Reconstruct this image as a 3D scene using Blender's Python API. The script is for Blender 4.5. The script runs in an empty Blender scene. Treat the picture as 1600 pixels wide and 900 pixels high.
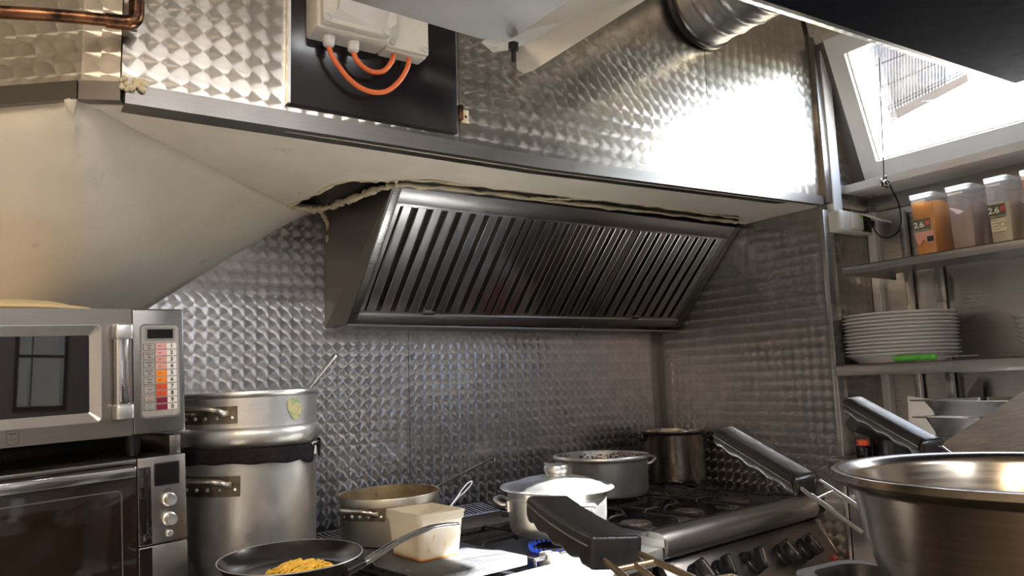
import bpy, bmesh, math, random
from mathutils import Vector, Matrix

# ---------------------------------------------------------------- camera
scene = bpy.context.scene
COL = scene.collection
F_PX = 1200.0
AX = Vector((1800, 97, F_PX)).normalized()
AY = Vector((-800, 180, F_PX)); AY = (AY - AX * AY.dot(AX)).normalized()
AZ = AX.cross(AY)
if AZ.y > 0: AZ = -AZ
CAM = Vector((0, 0, 1.38))
def to_world(v): return Vector((AX.dot(v), AY.dot(v), AZ.dot(v)))
cam_data = bpy.data.cameras.new('camera')
cam_data.sensor_width = 36.0
cam_data.lens = 36.0 * F_PX / 1600.0
cam_data.clip_start = 0.02
cam = bpy.data.objects.new('camera', cam_data); COL.objects.link(cam)
r_, u_, b_ = to_world(Vector((1, 0, 0))), to_world(Vector((0, -1, 0))), to_world(Vector((0, 0, -1)))
cam.matrix_world = Matrix(((r_.x, u_.x, b_.x, CAM.x), (r_.y, u_.y, b_.y, CAM.y), (r_.z, u_.z, b_.z, CAM.z), (0, 0, 0, 1)))
scene.camera = cam
scene.view_settings.view_transform = 'Standard'
scene.view_settings.look = 'None'
scene.view_settings.gamma = 1.0
scene.view_settings.use_curve_mapping = False
scene.view_settings.exposure = 0.75

# ---------------------------------------------------------------- sky and sun
SUN_DIR = Vector((1.40, -0.31, 1.36)).normalized()      # from the kitchen towards the sun
world = bpy.data.worlds.new('sky'); scene.world = world; world.use_nodes = True
wn = world.node_tree.nodes; wl_ = world.node_tree.links
sky = wn.new('ShaderNodeTexSky'); sky.sky_type = 'NISHITA'; sky.sun_disc = False
sky.sun_elevation = math.asin(SUN_DIR.z); sky.sun_rotation = math.atan2(SUN_DIR.x, SUN_DIR.y)
sky.dust_density = 2.0
wl_.new(sky.outputs[0], wn['Background'].inputs[0]); wn['Background'].inputs[1].default_value = 1.7
sun_d = bpy.data.lights.new('sun', 'SUN'); sun_d.energy = 62.0; sun_d.angle = 0.009; sun_d.color = (1.0, 0.97, 0.93)
sun = bpy.data.objects.new('sun', sun_d); COL.objects.link(sun)
sun.rotation_mode = 'QUATERNION'; sun.rotation_quaternion = SUN_DIR.to_track_quat('Z', 'Y'); sun.location = (4, -2, 4)

po_d = bpy.data.lights.new('window_portal', 'AREA'); po_d.shape = 'RECTANGLE'; po_d.size = 1.34; po_d.size_y = 0.43; po_d.cycles.is_portal = True
po = bpy.data.objects.new('window_portal', po_d); COL.objects.link(po)      # guides the sampling of the daylight through the window, gives no light itself
po.matrix_world = Matrix(((0, -0.353632, 0.935385, 2.784 - 0.29 * 0.353632 + 0.03), (-1, 0, 0, 1.64 - 0.73), (0, 0.935385, 0.353632, 2.112 + 0.29 * 0.935385 + 0.01), (0, 0, 0, 1)))

# ---------------------------------------------------------------- helpers
def at(px, py, x=None, y=None, z=None, d=None):
    """point of the room seen at a pixel of the photograph, on a plane x=, y= or z= of the room (or at a distance)"""
    r = to_world(Vector((px - 800, py - 450, F_PX))).normalized()
    if x is not None: t = (x - CAM.x) / r.x
    elif y is not None: t = (y - CAM.y) / r.y
    elif z is not None: t = (z - CAM.z) / r.z
    else: t = d
    return CAM + r * t

def frame(o, ang, tilt=0.0):
    return Matrix.Translation(o) @ Matrix.Rotation(ang, 4, 'Z') @ Matrix.Rotation(-tilt, 4, 'Y')
def TR(x, y, z): return Matrix.Translation((x, y, z))
def RX(a): return Matrix.Rotation(a, 4, 'X')
def RY(a): return Matrix.Rotation(a, 4, 'Y')
def RZ(a): return Matrix.Rotation(a, 4, 'Z')
I4 = Matrix.Identity(4)
def basis(o, x, y, z):
    return Matrix(((x[0], y[0], z[0], o[0]), (x[1], y[1], z[1], o[1]), (x[2], y[2], z[2], o[2]), (0, 0, 0, 1)))
def along(p, d):
    """frame at p with local Z along d"""
    return Matrix.Translation(p) @ Vector(d).to_track_quat('Z', 'Y').to_matrix().to_4x4()

WM = {}     # world matrix of every object by name
class MB:
    def __init__(s, xf=None): s.v = []; s.f = []; s.xf = xf or I4
    def add(s, verts, faces):
        n = len(s.v); s.v += [s.xf @ Vector(v) for v in verts]
        s.f += [tuple(i + n for i in f) for f in faces]; return s
    def box(s, x0, x1, y0, y1, z0, z1, bev=0.0, seg=2, xf=None):
        xf = xf or I4
        if bev <= 0:
            vs = [(x, y, z) for z in (z0, z1) for y in (y0, y1) for x in (x0, x1)]
            return s.add([xf @ Vector(v) for v in vs], [(0, 2, 3, 1), (4, 5, 7, 6), (0, 1, 5, 4), (2, 6, 7, 3), (0, 4, 6, 2), (1, 3, 7, 5)])
        bm = bmesh.new(); bmesh.ops.create_cube(bm, size=1)
        for v in bm.verts:
            v.co = Vector(((x0 + x1) / 2 + v.co.x * (x1 - x0), (y0 + y1) / 2 + v.co.y * (y1 - y0), (z0 + z1) / 2 + v.co.z * (z1 - z0)))
        bev = min(bev, 0.45 * min(x1 - x0, y1 - y0, z1 - z0))
        bmesh.ops.bevel(bm, geom=list(bm.edges), offset=bev, segments=seg, affect='EDGES', profile=0.5)
        return s.addbm(bm, xf)
    def addbm(s, bm, xf=I4):
        bm.verts.index_update()
        s.add([xf @ v.co for v in bm.verts], [[v.index for v in f.verts] for f in bm.faces]); bm.free(); return s
    def hexa(s, p):   # 8 points: bottom ring 4, top ring 4 (same order)
        return s.add(p, [(3, 2, 1, 0), (4, 5, 6, 7), (0, 1, 5, 4), (1, 2, 6, 5), (2, 3, 7, 6), (3, 0, 4, 7)])
    def prism(s, pts, vec):
        n = len(pts); vec = Vector(vec)
        vs = [Vector(p) for p in pts] + [Vector(p) + vec for p in pts]
        return s.add(vs, [tuple(range(n - 1, -1, -1)), tuple(range(n, 2 * n))] + [(i, (i + 1) % n, n + (i + 1) % n, n + i) for i in range(n)])
    def lathe(s, prof, seg=48, xf=I4, a0=0.0, a1=2 * math.pi, sx=1.0, sy=1.0):
        full = abs(a1 - a0 - 2 * math.pi) < 1e-6
        k = seg if full else seg + 1; vs = []; fs = []
        for (r, z) in prof:
            for i in range(k):
                a = a0 + (a1 - a0) * i / seg
                vs.append(xf @ Vector((r * math.cos(a) * sx, r * math.sin(a) * sy, z)))
        for j in range(len(prof) - 1):
            for i in range(seg):
                i2 = (i + 1) % k
                q = (j * k + i, j * k + i2, (j + 1) * k + i2, (j + 1) * k + i)
                fs.append(q)
        return s.add(vs, fs)
    def tube(s, pts, r, seg=10, closed=False, ry=None, up=None):
        pts = [Vector(p) for p in pts]; n = len(pts)
        rs = r if isinstance(r, (list, tuple)) else [r] * n
        rys = ry if isinstance(ry, (list, tuple)) else [ry] * n
        tang = []
        for i in range(n):
            a = pts[(i - 1) % n] if (closed or i > 0) else pts[i]
            b = pts[(i + 1) % n] if (closed or i < n - 1) else pts[i]
            tang.append((b - a).normalized())
        u = Vector(up) if up else (Vector((0, 0, 1)) if abs(tang[0].z) < 0.9 else Vector((1, 0, 0)))
        vs = []; fs = []
        for i in range(n):
            t = tang[i]; u = (u - t * u.dot(t)).normalized(); w = t.cross(u)
            for k in range(seg):
                a = 2 * math.pi * k / seg
                vs.append(pts[i] + w * (math.cos(a) * rs[i]) + u * (math.sin(a) * (rys[i] if rys[i] else rs[i])))
        m = n if closed else n - 1
        for i in range(m):
            i2 = (i + 1) % n
            for k in range(seg):
                k2 = (k + 1) % seg
                fs.append((i * seg + k, i * seg + k2, i2 * seg + k2, i2 * seg + k))
        if not closed:
            fs.append(tuple(range(seg - 1, -1, -1))); fs.append(tuple((n - 1) * seg + k for k in range(seg)))
        return s.add(vs, fs)
    def grid(s, rows):
        n = len(rows[0]); vs = [p for r in rows for p in r]; fs = []
        for j in range(len(rows) - 1):
            for i in range(n - 1):
                fs.append((j * n + i, j * n + i + 1, (j + 1) * n + i + 1, (j + 1) * n + i))
        return s.add(vs, fs)
    def build(s, name, mat, parent=None, smooth=35, mods=None):
        me = bpy.data.meshes.new(name)
        m = WM[parent.name] if parent else None
        inv = m.inverted() if m is not None else None
        vs = [inv @ v for v in s.v] if inv else s.v
        me.from_pydata([tuple(v) for v in vs], [], s.f); me.validate(); me.update()
        bm = bmesh.new(); bm.from_mesh(me); bmesh.ops.recalc_face_normals(bm, faces=bm.faces); bm.to_mesh(me); bm.free()
        if smooth:
            me.shade_smooth(); me.set_sharp_from_angle(angle=math.radians(smooth))
        me.materials.append(mat)
        o = bpy.data.objects.new(name, me); COL.objects.link(o)
        if parent: o.parent = parent
        WM[o.name] = m.copy() if m is not None else I4.copy()
        if mods: mods(o)
        return o

def tag(o, label, cat, group=None):
    o['label'] = label; o['category'] = cat
    if group: o['group'] = group
    return o
def thing(name, label, cat, m, group=None):
    o = bpy.data.objects.new(name, None); COL.objects.link(o); o.empty_display_size = 0.05
    if not isinstance(m, Matrix): m = Matrix.Translation(m)
    o.matrix_world = m; WM[o.name] = m.copy()
    return tag(o, label, cat, group)
def solo(mb, name, mat, label, cat, group=None, smooth=35):
    """a thing that is one mesh; origin at the foot of its bounds"""
    o = mb.build(name, mat, None, smooth)
    vs = [v.co for v in o.data.vertices]
    c = Vector((sum(v.x for v in vs) / len(vs), sum(v.y for v in vs) / len(vs), min(v.z for v in vs)))
    o.data.transform(Matrix.Translation(-c)); o.location = c; WM[o.name] = Matrix.Translation(c)
    return tag(o, label, cat, group)
def struct(o): o['kind'] = 'structure'; return o
def stuff(o): o['kind'] = 'stuff'; return o
def dup(root, m, label, group=None):
    def cp(o, par):
        c = o.copy(); COL.objects.link(c)
        if par: c.parent = par
        for ch in kids.get(o.name, []): cp(ch, c)
        return c
    kids = {}
    for o in COL.objects:
        if o.parent: kids.setdefault(o.parent.name, []).append(o)
    r = cp(root, None); r.matrix_world = m; WM[r.name] = m.copy(); r['label'] = label
    if group: r['group'] = group
    return r
def sm(pts, n=6, closed=False):
    """Catmull-Rom smoothing of a polyline"""
    P = [Vector(p) for p in pts]; out = []; m = len(P)
    for i in range(m if closed else m - 1):
        p0, p1, p2, p3 = (P[(i - 1) % m] if closed or i > 0 else P[0]), P[i], P[(i + 1) % m], (P[(i + 2) % m] if closed or i < m - 2 else P[-1])
        for k in range(n):
            t = k / n
            out.append(0.5 * ((2 * p1) + (p2 - p0) * t + (2 * p0 - 5 * p1 + 4 * p2 - p3) * t * t + (3 * p1 - p0 - 3 * p2 + p3) * t ** 3))
    if not closed: out.append(P[-1])
    return out
def text(body, name, mat, parent, m, size, align='CENTER', depth=0.0004, bold=0.0, sx=1.0):
    cu = bpy.data.curves.new('lettering', 'FONT'); cu.body = body; cu.size = size; cu.align_x = align; cu.align_y = 'CENTER'
    cu.extrude = depth; cu.resolution_u = 3; cu.offset = bold
    t = bpy.data.objects.new('lettering', cu); COL.objects.link(t)
    bpy.context.view_layer.update()
    me = bpy.data.meshes.new_from_object(t.evaluated_get(bpy.context.evaluated_depsgraph_get()))
    bpy.data.objects.remove(t); bpy.data.curves.remove(cu)
    me.transform(m @ Matrix.Diagonal((sx, 1, 1, 1)))
    if parent: me.transform(WM[parent.name].inverted())
    me.materials.clear(); me.materials.append(mat); me.name = name
    o = bpy.data.objects.new(name, me); COL.objects.link(o)
    if parent: o.parent = parent; WM[o.name] = WM[parent.name].copy()
    return o

# ---------------------------------------------------------------- materials
class NT:
    def __init__(s, m): s.n = m.node_tree.nodes; s.l = m.node_tree.links
    def put(s, sock, v):
        if isinstance(v, bpy.types.NodeSocket): s.l.new(v, sock)
        elif v is not None: sock.default_value = v
    def math(s, op, a, b=None, c=None):
        nd = s.n.new('ShaderNodeMath'); nd.operation = op
        for i, v in enumerate((a, b, c)):
            if v is not None: s.put(nd.inputs[i], v)
        return nd.outputs[0]
    def noise(s, vec, scale, detail=3, rough=0.5):
        nd = s.n.new('ShaderNodeTexNoise'); s.put(nd.inputs['Vector'], vec); nd.inputs['Scale'].default_value = scale
        nd.inputs['Detail'].default_value = detail; nd.inputs['Roughness'].default_value = rough; return nd.outputs['Fac']
    def mapping(s, vec, scale=(1, 1, 1), rot=(0, 0, 0)):
        nd = s.n.new('ShaderNodeMapping'); s.put(nd.inputs['Vector'], vec); nd.inputs['Scale'].default_value = scale; nd.inputs['Rotation'].default_value = rot; return nd.outputs[0]
    def ramp(s, fac, stops):
        nd = s.n.new('ShaderNodeValToRGB'); s.put(nd.inputs[0], fac); cr = nd.color_ramp
        while len(cr.elements) < len(stops): cr.elements.new(0.5)
        for e, (p, c) in zip(cr.elements, stops): e.position = p; e.color = c if len(c) == 4 else (*c, 1)
        return nd.outputs[0]
    def mix(s, fac, a, b):
        nd = s.n.new('ShaderNodeMix'); nd.data_type = 'RGBA'; s.put(nd.inputs[0], fac); s.put(nd.inputs[6], a); s.put(nd.inputs[7], b); return nd.outputs[2]
    def bump(s, h, strength, dist=0.01, normal=None):
        nd = s.n.new('ShaderNodeBump'); nd.inputs['Strength'].default_value = strength; nd.inputs['Distance'].default_value = dist
        s.put(nd.inputs['Height'], h)
        if normal is not None: s.put(nd.inputs['Normal'], normal)
        return nd.outputs[0]
    def pos(s): return s.n.new('ShaderNodeNewGeometry').outputs['Position']
    def obj(s): return s.n.new('ShaderNodeTexCoord').outputs['Object']
def newmat(name):
    m = bpy.data.materials.new(name); m.use_nodes = True
    return m, NT(m), m.node_tree.nodes['Principled BSDF']
def c4(c): return (*c, 1) if len(c) == 3 else c

def mat_plain(name, col, rough=0.5, metal=0.0, var=0.08, nscale=12, bump=0.05, bscale=60, spec=0.5, dirt=None, coat=0.0, rvar=0.15):
    """general surface: colour drifting with noise, fine relief, uneven gloss"""
    m, t, b = newmat(name); o = t.obj()
    n1 = t.noise(o, nscale, 4)
    lo = tuple(max(0, c * (1 - var)) for c in col); hi = tuple(min(1, c * (1 + var)) for c in col)
    colr = t.ramp(n1, [(0.3, lo), (0.7, hi)])
    if dirt:
        dcol, amt, dsc = dirt
        colr = t.mix(t.ramp(t.noise(o, dsc, 6, 0.65), [(amt - 0.06, (0, 0, 0)), (amt + 0.06, (1, 1, 1))]), c4(dcol), colr)
    t.l.new(colr, b.inputs['Base Color']); b.inputs['Metallic'].default_value = metal
    t.l.new(t.math('MULTIPLY_ADD', t.noise(o, nscale * 2.3, 3), 2 * rvar * rough, rough * (1 - rvar)), b.inputs['Roughness'])
    b.inputs['Specular IOR Level'].default_value = spec; b.inputs['Coat Weight'].default_value = coat
    if bump: t.l.new(t.bump(t.noise(o, bscale, 3), bump, 0.004), b.inputs['Normal'])
    return m

def mat_steel(name, col=(0.55, 0.54, 0.54), rough=0.3, scale=(2, 2, 160), bump=0.04, smear=0.5, wav=0.0):
    """brushed sheet steel: streaks along one axis, smears of grease in the gloss"""
    m, t, b = newmat(name); o = t.obj()
    st = t.noise(t.mapping(o, scale), 6, 3)
    sme = t.noise(o, 5, 5, 0.6)
    t.l.new(t.ramp(st, [(0.25, tuple(c * 0.9 for c in col)), (0.75, tuple(min(1, c * 1.08) for c in col))]), b.inputs['Base Color'])
    b.inputs['Metallic'].default_value = 1.0
    r = t.math('MULTIPLY_ADD', st, 0.12, rough - 0.06)
    t.l.new(t.math('MULTIPLY_ADD', sme, smear * rough, t.math('ADD', r, -smear * rough * 0.5)), b.inputs['Roughness'])
    nb = t.bump(st, bump, 0.002)
    if wav: nb = t.bump(t.noise(o, 3.0, 1), wav, 0.05, nb)
    t.l.new(nb, b.inputs['Normal'])
    return m

def mat_streaked(name, lo, hi, ang):
    """brown sheet scored with fine lines in one direction"""
    m, t, b = newmat(name); o = t.mapping(t.mapping(t.obj(), rot=(0, 0, ang)), (5, 170, 170))
    st = t.noise(o, 1.0, 4, 0.6); blot = t.noise(t.obj(), 9, 3)
    colr = t.mix(t.math('MULTIPLY_ADD', blot, 0.9, -0.1), c4(lo), t.ramp(st, [(0.3, lo), (0.72, hi)]))
    t.l.new(colr, b.inputs['Base Color']); b.inputs['Metallic'].default_value = 0.55
    t.l.new(t.math('MULTIPLY_ADD', st, 0.3, 0.30), b.inputs['Roughness']); t.l.new(t.bump(st, 0.12, 0.002), b.inputs['Normal'])
    return m

def mat_perled(name, horiz, pitch, flip=False, col=(0.50, 0.48, 0.47), rough=0.34, off=(0, 0), wav=0.04, base=0.24, brough=0.46):
    """engine-turned stainless sheet: overlapping discs brushed in circles, laid on a square pitch.
    horiz: world direction of the rows (unit, in plan)"""
    m, t, b = newmat(name); P = t.pos()
    sep = t.n.new('ShaderNodeSeparateXYZ'); t.l.new(P, sep.inputs[0])
    hx, hy = horiz
    a = t.math('ADD', t.math('MULTIPLY', sep.outputs[0], hx / pitch), t.math('MULTIPLY_ADD', sep.outputs[1], hy / pitch, off[0] + 100))
    bb = t.math('MULTIPLY_ADD', sep.outputs[2], 1 / pitch, off[1])
    if flip: a = t.math('SUBTRACT', 200.0, a); bb = t.math('SUBTRACT', 200.0, bb)
    fx = t.math('FRACT', a); fy = t.math('FRACT', bb)
    def dist(dx, dy):
        x = t.math('SUBTRACT', fx, float(dx)); y = t.math('SUBTRACT', fy, float(dy))
        return t.math('SQRT', t.math('ADD', t.math('MULTIPLY', x, x), t.math('MULTIPLY', y, y)))
    R = 0.725
    u00 = t.math('LESS_THAN', dist(0, 0), R); u10 = t.math('LESS_THAN', dist(1, 0), R); u01 = t.math('LESS_THAN', dist(0, 1), R)
    n00 = t.math('SUBTRACT', 1.0, u00); n10 = t.math('SUBTRACT', 1.0, u10); n01 = t.math('SUBTRACT', 1.0, u01)
    cx = t.math('MULTIPLY', n00, t.math('ADD', u10, t.math('MULTIPLY', n10, n01)))
    cy = t.math('MULTIPLY', n00, n10)
    dx = t.math('SUBTRACT', fx, cx); dy = t.math('SUBTRACT', fy, cy)
    if flip: dx = t.math('MULTIPLY', dx, -1.0); dy = t.math('MULTIPLY', dy, -1.0)
    comb = t.n.new('ShaderNodeCombineXYZ')
    t.l.new(t.math('MULTIPLY', dx, hx), comb.inputs[0]); t.l.new(t.math('MULTIPLY', dx, hy), comb.inputs[1]); t.l.new(dy, comb.inputs[2])
    nrm = t.n.new('ShaderNodeVectorMath'); nrm.operation = 'NORMALIZE'; t.l.new(comb.outputs[0], nrm.inputs[0])
    t.l.new(nrm.outputs[0], b.inputs['Tangent'])
    b.inputs['Anisotropic'].default_value = 1.0; b.inputs['Metallic'].default_value = 1.0
    rr = t.math('SQRT', t.math('ADD', t.math('MULTIPLY', dx, dx), t.math('MULTIPLY', dy, dy)))
    # cell id tints each disc a little
    ci = t.n.new('ShaderNodeCombineXYZ'); t.l.new(t.math('ADD', t.math('FLOOR', a), cx), ci.inputs[0]); t.l.new(t.math('ADD', t.math('FLOOR', bb), cy), ci.inputs[1])
    wn_ = t.n.new('ShaderNodeTexWhiteNoise'); wn_.noise_dimensions = '2D'; t.l.new(ci.outputs[0], wn_.inputs['Vector'])
    rings = t.noise(P, 6, 3, 0.55)
    colr = t.mix(wn_.outputs['Value'], c4(tuple(c * 0.92 for c in col)), c4(tuple(min(1, c * 1.08) for c in col)))
    colr = t.mix(t.ramp(rings, [(0.55, (0, 0, 0)), (0.85, (0.35, 0.35, 0.35))]), colr, c4(tuple(c * q for c, q in zip(col, (0.75, 0.68, 0.58)))))
    edge = t.math('SMOOTH_MIN', t.math('MULTIPLY', t.math('MAXIMUM', t.math('SUBTRACT', rr, 0.50), 0.0), 0.9), 0.20, 0.05)
    colr = t.mix(edge, colr, c4(tuple(c * 0.35 for c in col)))      # darker towards the rim of each disc
    t.l.new(colr, b.inputs['Base Color'])
    t.l.new(t.math('MULTIPLY_ADD', rings, 0.2, rough - 0.1), b.inputs['Roughness'])
    nb = t.bump(t.noise(P, 4.0, 2), wav, 0.05); nb = t.bump(rr, 0.04, 0.006, nb); t.l.new(nb, b.inputs['Normal'])
    b2 = t.n.new('ShaderNodeBsdfPrincipled'); b2.inputs['Metallic'].default_value = 1.0; b2.inputs['Roughness'].default_value = brough     # the scuffed base between the brush marks
    t.l.new(colr, b2.inputs['Base Color']); t.l.new(nb, b2.inputs['Normal'])
    mx = t.n.new('ShaderNodeMixShader'); mx.inputs[0].default_value = base; t.l.new(b.outputs[0], mx.inputs[1]); t.l.new(b2.outputs[0], mx.inputs[2])
    t.l.new(mx.outputs[0], t.n['Material Output'].inputs[0])
    return m
def mat_emit(name, col, s):
    m, t, b = newmat(name); b.inputs['Emission Color'].default_value = c4(col); b.inputs['Emission Strength'].default_value = s; b.inputs['Base Color'].default_value = c4(col); return m
def mat_clear(name, col=(1, 1, 1), rough=0.1, alpha=None, ior=1.45, trans=1.0):
    m, t, b = newmat(name); b.inputs['Base Color'].default_value = c4(col); b.inputs['Roughness'].default_value = rough
    b.inputs['Transmission Weight'].default_value = trans; b.inputs['IOR'].default_value = ior
    if alpha is not None: b.inputs['Alpha'].default_value = alpha
    return m

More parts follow.
